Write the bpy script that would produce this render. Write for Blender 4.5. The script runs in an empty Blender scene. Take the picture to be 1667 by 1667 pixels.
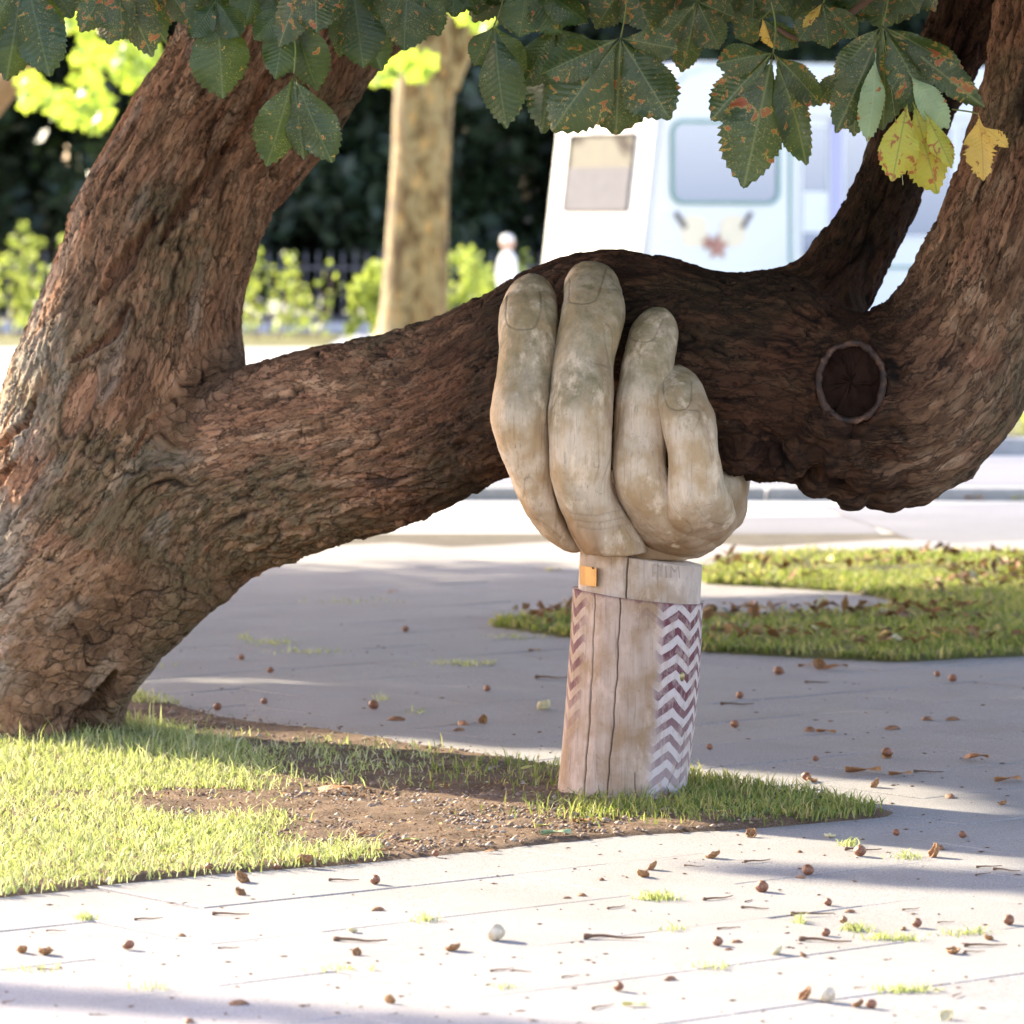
import bpy, bmesh, math, random
import numpy as np
from mathutils import Vector, Matrix, Euler

random.seed(7)
rng = np.random.default_rng(7)
S = bpy.context.scene
C = S.collection
R = math.radians

# ------------------------------------------------------------ camera, sky, sun, exposure
F = 7600.0            # focal length in photo pixels
CAMH = 1.6
cam = bpy.data.cameras.new('camera')
camo = bpy.data.objects.new('camera', cam)
C.objects.link(camo)
camo.location = (0, 0, CAMH)
camo.rotation_euler = (R(90), 0, 0)
cam.sensor_fit = 'HORIZONTAL'
cam.sensor_width = 24
cam.lens = F / 1667 * 24
cam.shift_y = (370 - 833.5) / 1667
cam.clip_end = 3000
cam.dof.use_dof = True
cam.dof.focus_distance = 12.5
cam.dof.aperture_fstop = 3.6
S.camera = camo

SUN_AZ = 42.0     # degrees beyond the pure left direction
SUN_EL = 22.5
to_sun = Vector((-math.cos(R(SUN_EL)) * math.cos(R(SUN_AZ)), math.cos(R(SUN_EL)) * math.sin(R(SUN_AZ)), math.sin(R(SUN_EL))))
w = bpy.data.worlds.new('World')
S.world = w
w.use_nodes = True
nt = w.node_tree
nt.nodes.clear()
sky = nt.nodes.new('ShaderNodeTexSky')
sky.sky_type = 'NISHITA'
sky.sun_disc = False
sky.sun_elevation = R(SUN_EL)
sky.sun_rotation = math.atan2(to_sun.x, to_sun.y)
bg = nt.nodes.new('ShaderNodeBackground')
bg.inputs['Strength'].default_value = 0.14
wo = nt.nodes.new('ShaderNodeOutputWorld')
sky.dust_density = 1.6
tint = nt.nodes.new('ShaderNodeVectorMath')       # camera white balance: warm, slightly magenta
tint.operation = 'MULTIPLY'
tint.inputs[1].default_value = (1.08, 0.975, 1.05)
nt.links.new(sky.outputs[0], tint.inputs[0])
nt.links.new(tint.outputs[0], bg.inputs[0])
nt.links.new(bg.outputs[0], wo.inputs[0])
sl = bpy.data.lights.new('sun', 'SUN')
sl.energy = 3.4
sl.angle = R(0.6)
sl.color = (1.0, 0.90, 0.68)
so = bpy.data.objects.new('sun', sl)
so.rotation_euler = to_sun.to_track_quat('Z', 'Y').to_euler()
so.location = (-20, 10, 20)
C.objects.link(so)
S.view_settings.view_transform = 'Standard'
S.view_settings.look = 'None'
S.view_settings.gamma = 1.0
S.view_settings.exposure = 2.68
S.view_settings.use_curve_mapping = False
S.cycles.max_bounces = 8
S.cycles.transparent_max_bounces = 6


# ------------------------------------------------------------ helpers
def W(u, v, Y):
    return Vector(((u - 833.5) / F * Y, Y, CAMH - (v - 370) / F * Y))


def G(u, v):
    Y = CAMH * F / (v - 370)
    return Vector(((u - 833.5) / F * Y, Y, 0))


def tag(o, label=None, cat=None, group=None, kind=None):
    if label: o['label'] = label
    if cat: o['category'] = cat
    if group: o['group'] = group
    if kind: o['kind'] = kind
    return o


def empty(name, loc=(0, 0, 0)):
    o = bpy.data.objects.new(name, None)
    o.location = loc
    C.objects.link(o)
    return o


def link(name, me, mat=None, parent=None, loc=None):
    o = bpy.data.objects.new(name, me)
    C.objects.link(o)
    if mat is not None and not me.materials:
        me.materials.append(mat)
    if loc is not None: o.location = loc
    if parent is not None:
        o.parent = parent
        if loc is None:
            o.location = -Vector(parent.location)   # mesh built in world space
    return o


def np_mesh(name, v, faces, smooth=False, uv=None):
    """v (n,3); faces list of arrays (m,k)"""
    me = bpy.data.meshes.new(name)
    v = np.asarray(v, dtype=np.float32)
    me.vertices.add(len(v))
    me.vertices.foreach_set('co', v.ravel())
    if not isinstance(faces, list): faces = [faces]
    loops = np.concatenate([f.ravel() for f in faces]).astype(np.int32)
    tot = np.concatenate([np.full(len(f), f.shape[1]) for f in faces]).astype(np.int32)
    start = np.concatenate([[0], np.cumsum(tot)[:-1]]).astype(np.int32)
    me.loops.add(len(loops))
    me.loops.foreach_set('vertex_index', loops)
    me.polygons.add(len(tot))
    me.polygons.foreach_set('loop_start', start)
    me.polygons.foreach_set('loop_total', tot)
    if uv is not None:
        l = me.uv_layers.new(name='uv')
        l.data.foreach_set('uv', np.asarray(uv, dtype=np.float32)[loops].ravel())
    me.update(calc_edges=True)
    me.validate()
    if smooth: me.shade_smooth()
    return me


def bm_mesh(name, bm, smooth=False):
    me = bpy.data.meshes.new(name)
    bmesh.ops.recalc_face_normals(bm, faces=bm.faces)
    bm.to_mesh(me)
    bm.free()
    if smooth: me.shade_smooth()
    return me


def add_box(bm, c, s, rot=None):
    m = Matrix.Translation(Vector(c))
    if rot is not None: m = m @ rot
    m = m @ Matrix.Diagonal((s[0], s[1], s[2], 1))
    return bmesh.ops.create_cube(bm, size=1, matrix=m)['verts']


def catmull(P, n):
    P = np.asarray(P, dtype=float)
    out = []
    for i in range(len(P) - 1):
        p0 = P[max(i - 1, 0)]; p1 = P[i]; p2 = P[i + 1]; p3 = P[min(i + 2, len(P) - 1)]
        for k in range(n):
            t = k / n
            out.append(0.5 * ((2 * p1) + (-p0 + p2) * t + (2 * p0 - 5 * p1 + 4 * p2 - p3) * t * t + (-p0 + 3 * p1 - 3 * p2 + p3) * t ** 3))
    out.append(P[-1])
    return np.array(out)


def ring_tube(rings, n=8, seg=40, power=2.0):
    """rings: (Lu,Lv,Ru,Rv,Y,depthratio); returns verts, faces, axis centres, radii"""
    rows = []
    for (lu, lv, ru, rv, Y, dr) in rings:
        a = W(lu, lv, Y); b = W(ru, rv, Y)
        c = (a + b) / 2; h = (b - a) / 2
        rows.append([*c, *h, h.length * dr])
    T = catmull(rows, n)
    v = []
    th = np.linspace(0, 2 * math.pi, seg, endpoint=False)
    cs = np.sign(np.cos(th)) * np.abs(np.cos(th)) ** (2 / power)
    sn = np.sign(np.sin(th)) * np.abs(np.sin(th)) ** (2 / power)
    for r in T:
        c = r[:3]; h = r[3:6]; d = r[6]
        v.append(c[None] + cs[:, None] * h[None] + sn[:, None] * np.array([0, d, 0])[None])
    m = len(T)
    v = np.concatenate(v + [T[:1, :3], T[-1:, :3]])
    f = []
    i = np.arange(seg); j = (i + 1) % seg
    for k in range(m - 1):
        f.append(np.stack([k * seg + i, k * seg + j, (k + 1) * seg + j, (k + 1) * seg + i], 1))
    q = np.concatenate(f)
    t = np.concatenate([np.stack([j, i, np.full(seg, m * seg)], 1),
                        np.stack([(m - 1) * seg + i, (m - 1) * seg + j, np.full(seg, m * seg + 1)], 1)])
    return v, q, t, T[:, :3], np.linalg.norm(T[:, 3:6], axis=1)


def merge(parts):
    V, Q, T, o = [], [], [], 0
    for v, q, t in parts:
        V.append(v); Q.append(q + o); T.append(t + o); o += len(v)
    return np.concatenate(V), [np.concatenate(Q), np.concatenate(T)]


def sphere_part(c, r, seg=16, rows=10):
    v = []
    for k in range(1, rows):
        ph = math.pi * k / rows
        for s in range(seg):
            a = 2 * math.pi * s / seg
            v.append((c[0] + r[0] * math.sin(ph) * math.cos(a), c[1] + r[1] * math.sin(ph) * math.sin(a), c[2] + r[2] * math.cos(ph)))
    v.append((c[0], c[1], c[2] + r[2])); v.append((c[0], c[1], c[2] - r[2]))
    q = []; t = []
    for k in range(rows - 2):
        for s in range(seg):
            s2 = (s + 1) % seg
            q.append((k * seg + s, (k + 1) * seg + s, (k + 1) * seg + s2, k * seg + s2))
    n = (rows - 1) * seg
    for s in range(seg):
        s2 = (s + 1) % seg
        t.append((n, s, s2)); t.append((n + 1, (rows - 2) * seg + s2, (rows - 2) * seg + s))
    return np.array(v), np.array(q), np.array(t)


def remesh(me, voxel, smooth=0):
    o = bpy.data.objects.new('tmp', me)
    C.objects.link(o)
    m = o.modifiers.new('r', 'REMESH'); m.mode = 'VOXEL'; m.voxel_size = voxel
    if smooth:
        s = o.modifiers.new('s', 'SMOOTH'); s.iterations = smooth; s.factor = 0.5
    dg = bpy.context.evaluated_depsgraph_get()
    out = bpy.data.meshes.new_from_object(o.evaluated_get(dg))
    bpy.data.objects.remove(o)
    return out


def get_co(me):
    a = np.empty(len(me.vertices) * 3, dtype=np.float32); me.vertices.foreach_get('co', a)
    n = np.empty(len(me.vertices) * 3, dtype=np.float32); me.vertex_normals.foreach_get('vector', n)
    return a.reshape(-1, 3).astype(float), n.reshape(-1, 3).astype(float)


def set_co(me, v):
    me.vertices.foreach_set('co', v.astype(np.float32).ravel()); me.update()


# gradient noise
_perm = np.random.RandomState(3).permutation(512)
_perm = np.concatenate([_perm, _perm, _perm])
_g = np.random.RandomState(4).normal(size=(512, 3)); _g /= np.linalg.norm(_g, axis=1)[:, None]


def noise(x, y, z=0.0):
    x, y, z = np.broadcast_arrays(np.asarray(x, float), y, z)
    xi = np.floor(x).astype(int); yi = np.floor(y).astype(int); zi = np.floor(z).astype(int)
    xf = x - xi; yf = y - yi; zf = z - zi
    u = xf ** 3 * (xf * (xf * 6 - 15) + 10); v = yf ** 3 * (yf * (yf * 6 - 15) + 10); ww = zf ** 3 * (zf * (zf * 6 - 15) + 10)
    r = 0
    for dx in (0, 1):
        for dy in (0, 1):
            for dz in (0, 1):
                h = _perm[_perm[_perm[(xi + dx) & 511] + ((yi + dy) & 511)] + ((zi + dz) & 511)]
                g = _g[h & 511]
                d = g[..., 0] * (xf - dx) + g[..., 1] * (yf - dy) + g[..., 2] * (zf - dz)
                r = r + d * (u if dx else 1 - u) * (v if dy else 1 - v) * (ww if dz else 1 - ww)
    return r * 1.6


def sstep(a, b, x):
    t = np.clip((x - a) / (b - a), 0, 1)
    return t * t * (3 - 2 * t)


def in_poly(px, py, poly):
    px = np.asarray(px); py = np.asarray(py)
    c = np.zeros(px.shape, bool)
    n = len(poly)
    for i in range(n):
        x1, y1 = poly[i][:2]; x2, y2 = poly[(i + 1) % n][:2]
        cond = ((y1 > py) != (y2 > py)) & (px < (x2 - x1) * (py - y1) / (y2 - y1 + 1e-12) + x1)
        c ^= cond
    return c


# ------------------------------------------------------------ materials
class M:
    def __init__(s, name, rough=0.8, spec=0.3):
        s.m = bpy.data.materials.new(name); s.m.use_nodes = True
        s.t = s.m.node_tree; s.t.nodes.clear()
        s.out = s.t.nodes.new('ShaderNodeOutputMaterial')
        s.b = s.t.nodes.new('ShaderNodeBsdfPrincipled')
        s.b.inputs['Roughness'].default_value = rough
        s.b.inputs['Specular IOR Level'].default_value = spec
        s.t.links.new(s.b.outputs[0], s.out.inputs[0])

    def n(s, typ, ins=None, **kw):
        x = s.t.nodes.new(typ)
        for k, v in kw.items(): setattr(x, k, v)
        for k, v in (ins or {}).items(): s.set(x.inputs[k], v)
        return x

    def set(s, sock, v):
        if isinstance(v, bpy.types.NodeSocket): s.t.links.new(v, sock)
        elif isinstance(v, bpy.types.Node): s.t.links.new(v.outputs[0], sock)
        else:
            if isinstance(v, (tuple, list)) and len(v) == 3 and sock.type == 'RGBA': v = (*v, 1)
            sock.default_value = v

    def math(s, op, a, b=0.0, c=None, clamp=False):
        x = s.t.nodes.new('ShaderNodeMath'); x.operation = op; x.use_clamp = clamp
        s.set(x.inputs[0], a); s.set(x.inputs[1], b)
        if c is not None: s.set(x.inputs[2], c)
        return x.outputs[0]

    def coord(s, which='Object'):
        return s.n('ShaderNodeTexCoord').outputs[which]

    def mapping(s, vec, scale=(1, 1, 1), rot=(0, 0, 0)):
        return s.n('ShaderNodeMapping', {'Vector': vec, 'Scale': scale, 'Rotation': rot}).outputs[0]

    def noise(s, vec, scale=5.0, detail=4.0, rough=0.55, dist=0.0):
        x = s.n('ShaderNodeTexNoise', {'Vector': vec, 'Scale': scale, 'Detail': detail, 'Roughness': rough, 'Distortion': dist})
        return x.outputs[0]

    def ramp(s, fac, stops):
        x = s.t.nodes.new('ShaderNodeValToRGB'); s.set(x.inputs[0], fac)
        e = x.color_ramp.elements
        while len(e) > 1: e.remove(e[-1])
        e[0].position = stops[0][0]; c = stops[0][1]; e[0].color = (*c, 1) if isinstance(c, tuple) else (c, c, c, 1)
        for p, c in stops[1:]:
            k = e.new(p); k.color = (*c, 1) if isinstance(c, tuple) else (c, c, c, 1)
        return x.outputs[0]

    def mix(s, fac, a, b, mode='MIX'):
        x = s.t.nodes.new('ShaderNodeMix'); x.data_type = 'RGBA'; x.blend_type = mode
        s.set(x.inputs[0], fac); s.set(x.inputs[6], a); s.set(x.inputs[7], b)
        return x.outputs[2]

    def bump(s, h, strength=0.5, dist=0.01):
        x = s.n('ShaderNodeBump', {'Height': h, 'Strength': strength, 'Distance': dist})
        s.t.links.new(x.outputs[0], s.b.inputs['Normal'])
        return x.outputs[0]

    def color(s, c): s.set(s.b.inputs['Base Color'], c)

    def translucent(s, col, fac):
        tr = s.n('ShaderNodeBsdfTranslucent', {'Color': col})
        mx = s.n('ShaderNodeMixShader', {0: fac, 1: s.b.outputs[0], 2: tr.outputs[0]})
        s.t.links.new(mx.outputs[0], s.out.inputs[0])


def plain(name, col, rough=0.7, spec=0.3, var=0.25, scale=8.0, metal=0.0):
    m = M(name, rough, spec)
    n = m.noise(m.coord(), scale, 5)
    m.color(m.mix(n, tuple(x * (1 - var) for x in col), tuple(min(1, x * (1 + var)) for x in col)))
    m.b.inputs['Metallic'].default_value = metal
    return m.m


def foliage(name, dark, light, trans, tf=0.4, rough=0.45, spec=0.4):
    m = M(name, rough, spec)
    g = m.n('ShaderNodeNewGeometry')
    isl = g.outputs['Random Per Island']
    big = m.noise(m.coord(), 1.3, 2)
    f = m.math('ADD', m.math('MULTIPLY', isl, 0.7), m.math('MULTIPLY', big, 0.35))
    c = m.ramp(f, [(0.1, dark), (0.9, light)])
    m.color(c)
    m.translucent(m.mix(0.6, c, trans), tf)
    return m.m


# bark
def bark_mat():
    m = M('bark', 0.85, 0.2)
    bc = m.n('ShaderNodeAttribute', attribute_name='bcol')
    sep = m.n('ShaderNodeSeparateColor', {0: bc.outputs['Color']})
    crack, red, pale = sep.outputs[0], sep.outputs[1], sep.outputs[2]
    moss = bc.outputs['Alpha']
    bk = m.n('ShaderNodeAttribute', attribute_name='bk').outputs['Vector']
    v1 = m.mapping(bk, (22, 55, 1))
    n1 = m.noise(v1, 1.0, 7, 0.68, 1.3)
    n2 = m.noise(m.mapping(bk, (6, 15, 1)), 1.0, 5, 0.6, 1.2)
    n3 = m.noise(m.coord(), 160, 4, 0.7)
    grey = m.ramp(n2, [(0.3, (0.14, 0.070, 0.036)), (0.5, (0.30, 0.165, 0.09)), (0.7, (0.48, 0.31, 0.19))])
    rd = m.ramp(n1, [(0.3, (0.22, 0.09, 0.045)), (0.7, (0.42, 0.225, 0.13))])
    c = m.mix(red, grey, rd)
    wv = m.n('ShaderNodeTexNoise', {'Vector': m.mapping(bk, (16, 36, 1)), 'Scale': 1.0, 'Detail': 4.0, 'Roughness': 0.65}).outputs['Color']
    wsum = m.n('ShaderNodeVectorMath', {0: m.mapping(bk, (9.5, 31, 1)), 1: m.n('ShaderNodeVectorMath', {0: wv, 1: (2.4, 2.4, 0)}, operation='MULTIPLY').outputs[0]}, operation='ADD').outputs[0]
    vc = m.n('ShaderNodeTexVoronoi', {'Vector': wsum, 'Scale': 1.0}, voronoi_dimensions='2D').outputs['Color']
    ve = m.n('ShaderNodeTexVoronoi', {'Vector': wsum, 'Scale': 1.0}, voronoi_dimensions='2D', feature='DISTANCE_TO_EDGE').outputs['Distance']
    vs = m.n('ShaderNodeSeparateColor', {0: vc}).outputs[0]
    jn = m.n('ShaderNodeAttribute', attribute_name='junction').outputs['Fac']
    ov = m.n('ShaderNodeVectorMath', {0: m.mapping(m.coord(), (15, 15, 26), (0, R(35), 0)), 1: wv}, operation='ADD').outputs[0]
    vc2 = m.n('ShaderNodeTexVoronoi', {'Vector': ov, 'Scale': 1.0}).outputs['Color']
    ve2 = m.n('ShaderNodeTexVoronoi', {'Vector': ov, 'Scale': 1.0}, feature='DISTANCE_TO_EDGE').outputs['Distance']
    vs = m.mix(jn, vs, m.n('ShaderNodeSeparateColor', {0: vc2}).outputs[0]); ve = m.mix(jn, ve, ve2)
    c = m.mix(m.math('MULTIPLY', jn, .85), c, m.ramp(m.noise(m.coord(), 26, 5, .65), [(.3, (0.12, 0.06, 0.034)), (.7, (0.34, 0.20, 0.12))]))
    c = m.mix(1.0, c, m.ramp(vs, [(0.0, 0.62), (0.5, 1.0), (1.0, 1.35)]), 'MULTIPLY')
    vedge = m.math('MULTIPLY', m.ramp(ve, [(0.0, 1.0), (0.09, 0.0)]), m.ramp(n2, [(0.36, 0.15), (0.55, 1.0)]))
    c = m.mix(m.math('MULTIPLY', moss, 0.75), c, m.ramp(n1, [(0.3, (0.09, 0.07, 0.035)), (0.7, (0.21, 0.165, 0.09))]))
    c = m.mix(m.math('MULTIPLY', pale, 0.8), c, m.ramp(n1, [(0.3, (0.30, 0.26, 0.20)), (0.7, (0.48, 0.44, 0.36))]))
    spk = m.ramp(n3, [(0.66, 0.0), (0.74, 1.0)])
    c = m.mix(m.math('MULTIPLY', spk, 0.35), c, (0.42, 0.38, 0.28))
    fine = m.ramp(n1, [(0.34, 0.25), (0.47, 1.0)])
    c = m.mix(0.8, c, m.mix(1.0, c, fine, 'MULTIPLY'))
    c = m.mix(m.math('MULTIPLY', vedge, 0.48), c, (0.03, 0.018, 0.012))
    c = m.mix(m.math('MULTIPLY', crack, 0.93), c, (0.018, 0.010, 0.007))
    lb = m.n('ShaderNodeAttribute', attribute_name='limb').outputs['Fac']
    c = m.mix(lb, c, m.mix(1.0, c, (0.23, 0.185, 0.155), 'MULTIPLY'))  # limb bark darkened: canopy shade painted into its colour
    m.color(c)
    h = m.math('ADD', m.math('MULTIPLY', n1, 1.0), m.math('MULTIPLY', m.noise(m.mapping(bk, (40, 110, 1)), 1.0, 3, 0.6), 0.45))
    h = m.math('ADD', h, m.math('MULTIPLY', n3, 0.2))
    h = m.math('ADD', h, m.math('ADD', m.math('MULTIPLY', vedge, -0.5), m.math('MULTIPLY', vs, 0.35)))
    m.bump(h, 1.0, 0.013)
    return m.m


def wood_mat(name, base, algae_shade=True, grainscale=1.0):
    m = M(name, 0.75, 0.25)
    co = m.coord()
    g = m.noise(m.mapping(co, (38, 38, 3.2)), 1.6 * grainscale, 6, 0.68, 0.5)
    mot = m.noise(co, 9, 5, 0.6)
    c = m.mix(g, tuple(x * 0.60 for x in base), tuple(min(1, x * 1.32) for x in base))
    c = m.mix(m.ramp(mot, [(0.42, 0.0), (0.62, 0.9)]), c, tuple(x * y for x, y in zip(base, (0.66, 0.56, 0.40))))
    at = m.n('ShaderNodeAttribute', attribute_name='wcol')
    sp = m.n('ShaderNodeSeparateColor', {0: at.outputs['Color']})
    if algae_shade:
        gn = m.noise(co, 26, 5, 0.7)
        al = m.math('MULTIPLY', sp.outputs[1], m.ramp(gn, [(0.25, 0.25), (0.7, 1.0)]))
        c = m.mix(al, c, (0.165, 0.135, 0.065))  # dark stain colour: algae and painted shade together
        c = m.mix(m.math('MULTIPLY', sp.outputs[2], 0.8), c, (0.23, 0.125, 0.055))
    g2 = m.noise(m.mapping(co, (150, 150, 7)), 1.0, 3, 0.6, 0.3)
    c = m.mix(m.math('MULTIPLY', m.ramp(g2, [(0.30, 1.0), (0.44, 0.0)]), 0.55), c, tuple(x * .38 for x in base))
    wp = m.ramp(m.noise(m.mapping(co, (1, 1, .5)), 13, 5, 0.65), [(0.56, 0.0), (0.66, 1.0)])
    c = m.mix(m.math('MULTIPLY', wp, 0.5), c, tuple(min(1, x * 1.35) for x in base))
    sp2 = m.ramp(m.noise(co, 70, 3, 0.6), [(0.64, 0.0), (0.72, 1.0)])
    c = m.mix(m.math('MULTIPLY', sp2, 0.4), c, (0.20, 0.13, 0.06))
    c = m.mix(m.math('MULTIPLY', sp.outputs[0], 0.85), c, (0.05, 0.032, 0.018))
    m.color(c)
    h = m.math('ADD', m.math('MULTIPLY', g, 0.6), m.math('MULTIPLY', m.noise(co, 120, 4, 0.7), 0.35))
    m.bump(h, 0.45, 0.004)
    return m


MAT = {}
MAT['bark'] = bark_mat()

# chestnut leaf: v along, u across (-1..1)
def leaf_mat(name, base, base2, vein, rust, yellow=0.0, trans=(0.25, 0.4, 0.03), tf=0.22):
    m = M(name, 0.42, 0.45)
    uv = m.n('ShaderNodeUVMap').outputs[0]
    sx = m.n('ShaderNodeSeparateXYZ', {0: uv})
    ax = m.math('ABSOLUTE', m.math('SUBTRACT', sx.outputs[0], 0.5))
    y = sx.outputs[1]
    ph = m.math('FRACT', m.math('MULTIPLY', m.math('SUBTRACT', y, m.math('MULTIPLY', ax, 0.55)), 17.0))
    vd = m.math('ABSOLUTE', m.math('SUBTRACT', ph, 0.5))
    side = m.ramp(vd, [(0.0, 1.0), (0.07, 0.0)])
    mid = m.ramp(ax, [(0.005, 1.0), (0.012, 0.0)])
    oi = m.n('ShaderNodeObjectInfo').outputs['Random']
    base = m.mix(oi, base, tuple(x * 1.7 for x in base))
    co = m.n('ShaderNodeTexCoord').outputs['Object']
    off = m.n('ShaderNodeVectorMath', {0: co, 1: m.n('ShaderNodeCombineXYZ', {0: m.math('MULTIPLY', oi, 40.0), 1: oi, 2: 0.0}).outputs[0]}, operation='ADD').outputs[0]
    n1 = m.noise(off, 7, 4, 0.6)
    c = m.mix(m.ramp(n1, [(0.3, 0.0), (0.7, 1.0)]), base, base2)
    c = m.mix(m.math('MULTIPLY', side, 0.28), c, vein)
    # speckles and rust blotches
    sp = m.ramp(m.noise(off, 62, 3, 0.7), [(0.57, 0.0), (0.64, 1.0)])
    msk = m.ramp(m.noise(off, 4, 2), [(0.42, 0.0), (0.62, 1.0)])
    c = m.mix(m.math('MULTIPLY', m.math('MULTIPLY', sp, msk), 0.85), c, (0.34, 0.30, 0.10))
    bl = m.noise(off, 9, 4, 0.6, 0.6)
    edge = m.math('MULTIPLY', ax, 0.10)
    r = m.math('ADD', bl, edge)
    c = m.mix(m.ramp(r, [(rust, 0.0), (rust + 0.02, 1.0)]), c, (0.40, 0.30, 0.06))
    c = m.mix(m.ramp(r, [(rust + 0.02, 0.0), (rust + 0.04, 1.0)]), c, (0.30, 0.075, 0.025))
    c = m.mix(m.math('MULTIPLY', mid, 0.8), c, vein)
    m.color(c)
    h = m.math('ADD', m.math('MULTIPLY', vd, 1.0), m.math('MULTIPLY', n1, 0.5))
    m.bump(h, 0.5, 0.003)
    m.translucent(m.mix(0.5, c, trans), tf)
    return m.m


MAT['leaf'] = leaf_mat('chestnut_leaf', (0.018, 0.036, 0.012), (0.06, 0.075, 0.026), (0.15, 0.17, 0.06), 0.60)
MAT['leaf_dark'] = leaf_mat('chestnut_leaf_clean', (0.014, 0.034, 0.009), (0.034, 0.058, 0.016), (0.09, 0.12, 0.04), 0.66)
MAT['leaf_yellow'] = leaf_mat('chestnut_leaf_yellow', (0.30, 0.32, 0.04), (0.42, 0.36, 0.04), (0.16, 0.22, 0.04), 0.56, trans=(0.6, 0.5, 0.05), tf=0.3)
MAT['leaf_pale'] = leaf_mat('chestnut_leaf_underside', (0.24, 0.32, 0.16), (0.30, 0.38, 0.20), (0.35, 0.42, 0.22), 0.64)
MAT['leaf_gold'] = leaf_mat('chestnut_leaf_golden', (0.55, 0.36, 0.06), (0.65, 0.45, 0.10), (0.45, 0.24, 0.06), 0.60, trans=(0.8, 0.5, 0.08), tf=0.35)
MAT['petiole'] = plain('petiole', (0.16, 0.18, 0.05), 0.6)
MAT['twig'] = plain('twig', (0.13, 0.07, 0.04), 0.8, var=0.4, scale=60)
MAT['crown'] = foliage('crown_leaves', (0.03, 0.05, 0.015), (0.07, 0.11, 0.03), (0.2, 0.3, 0.04), 0.2)
MAT['plane_leaf'] = foliage('plane_leaves', (0.13, 0.20, 0.03), (0.22, 0.28, 0.05), (0.55, 0.70, 0.06), 0.55)
MAT['dark_leaf'] = foliage('evergreen_leaves', (0.008, 0.016, 0.006), (0.026, 0.042, 0.015), (0.05, 0.09, 0.02), 0.12, 0.5)
MAT['shrub_leaf'] = foliage('shrub_leaves', (0.14, 0.20, 0.035), (0.34, 0.38, 0.08), (0.5, 0.6, 0.1), 0.45)

def grass_mat(name, a, b, c):
    m = M(name, 0.6, 0.25)
    g = m.n('ShaderNodeNewGeometry').outputs['Random Per Island']
    col = m.ramp(g, [(0.0, a), (0.55, b), (1.0, c)])
    m.color(col)
    m.translucent(m.mix(0.4, col, (0.4, 0.5, 0.08)), 0.4)
    return m.m


MAT['grass'] = grass_mat('grass_blades', (0.20, 0.23, 0.07), (0.38, 0.40, 0.16), (0.62, 0.54, 0.34))
MAT['grass_lush'] = grass_mat('grass_blades_lush', (0.05, 0.11, 0.02), (0.10, 0.19, 0.03), (0.20, 0.24, 0.06))

MAT['grass_verge'] = grass_mat('grass_blades_verge', (0.07, 0.11, 0.02), (0.19, 0.22, 0.055), (0.44, 0.33, 0.15))

def slab_mat():
    m = M('concrete_slab', 0.85, 0.25)
    g = m.n('ShaderNodeNewGeometry').outputs['Position']
    oi = m.n('ShaderNodeObjectInfo').outputs['Random']
    ag = m.noise(g, 210, 3, 0.7)
    st = m.noise(g, 2.2, 5, 0.6)
    c = m.ramp(ag, [(0.30, (0.125, 0.114, 0.116)), (0.5, (0.27, 0.253, 0.25)), (0.72, (0.45, 0.425, 0.41))])
    c = m.mix(m.ramp(st, [(0.4, 0.0), (0.75, 0.5)]), c, (0.20, 0.175, 0.15))
    c = m.mix(m.math('MULTIPLY', oi, 0.25), c, (0.36, 0.33, 0.30))
    m.color(c)
    m.bump(ag, 0.5, 0.003)
    return m.m


MAT['slab'] = slab_mat()

def ground_mat(name, a, b, scale, bumps=0.01, sc2=80):
    m = M(name, 0.95, 0.15)
    g = m.n('ShaderNodeNewGeometry').outputs['Position']
    n1 = m.noise(g, scale, 6, 0.65); n2 = m.noise(g, sc2, 4, 0.7)
    c = m.ramp(m.math('ADD', m.math('MULTIPLY', n1, 0.5), m.math('MULTIPLY', n2, 0.5)), [(0.36, a), (0.64, b)])
    m.color(c); m.bump(n2, 0.6, bumps)
    return m.m


MAT['soil'] = ground_mat('bare_soil', (0.06, 0.035, 0.022), (0.26, 0.17, 0.11), 7, 0.012, 130)
MAT['joint'] = ground_mat('joint_sand', (0.06, 0.05, 0.035), (0.14, 0.12, 0.09), 5)
MAT['farpath'] = ground_mat('pale_path', (0.36, 0.35, 0.33), (0.48, 0.47, 0.44), 0.8, 0.004)
MAT['asphalt'] = ground_mat('worn_asphalt', (0.13, 0.13, 0.145), (0.20, 0.20, 0.215), 1.0, 0.004)
MAT['lawn'] = ground_mat('lawn_ground', (0.08, 0.08, 0.03), (0.22, 0.20, 0.08), 2.0, 0.02)
MAT['kerb'] = ground_mat('kerb_stone', (0.24, 0.23, 0.22), (0.40, 0.39, 0.37), 4, 0.004)

# ------------------------------------------------------------ ground
def sheet(name, pts, z, mat, kind='structure', label=None):
    bm = bmesh.new()
    vs = [bm.verts.new((p[0], p[1], z)) for p in pts]
    bm.faces.new(vs)
    me = bm_mesh(name, bm)
    if me.polygons[0].normal.z < 0: me.flip_normals()
    o = link(name, me, mat)
    tag(o, label, None, None, kind)
    return o


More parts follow.
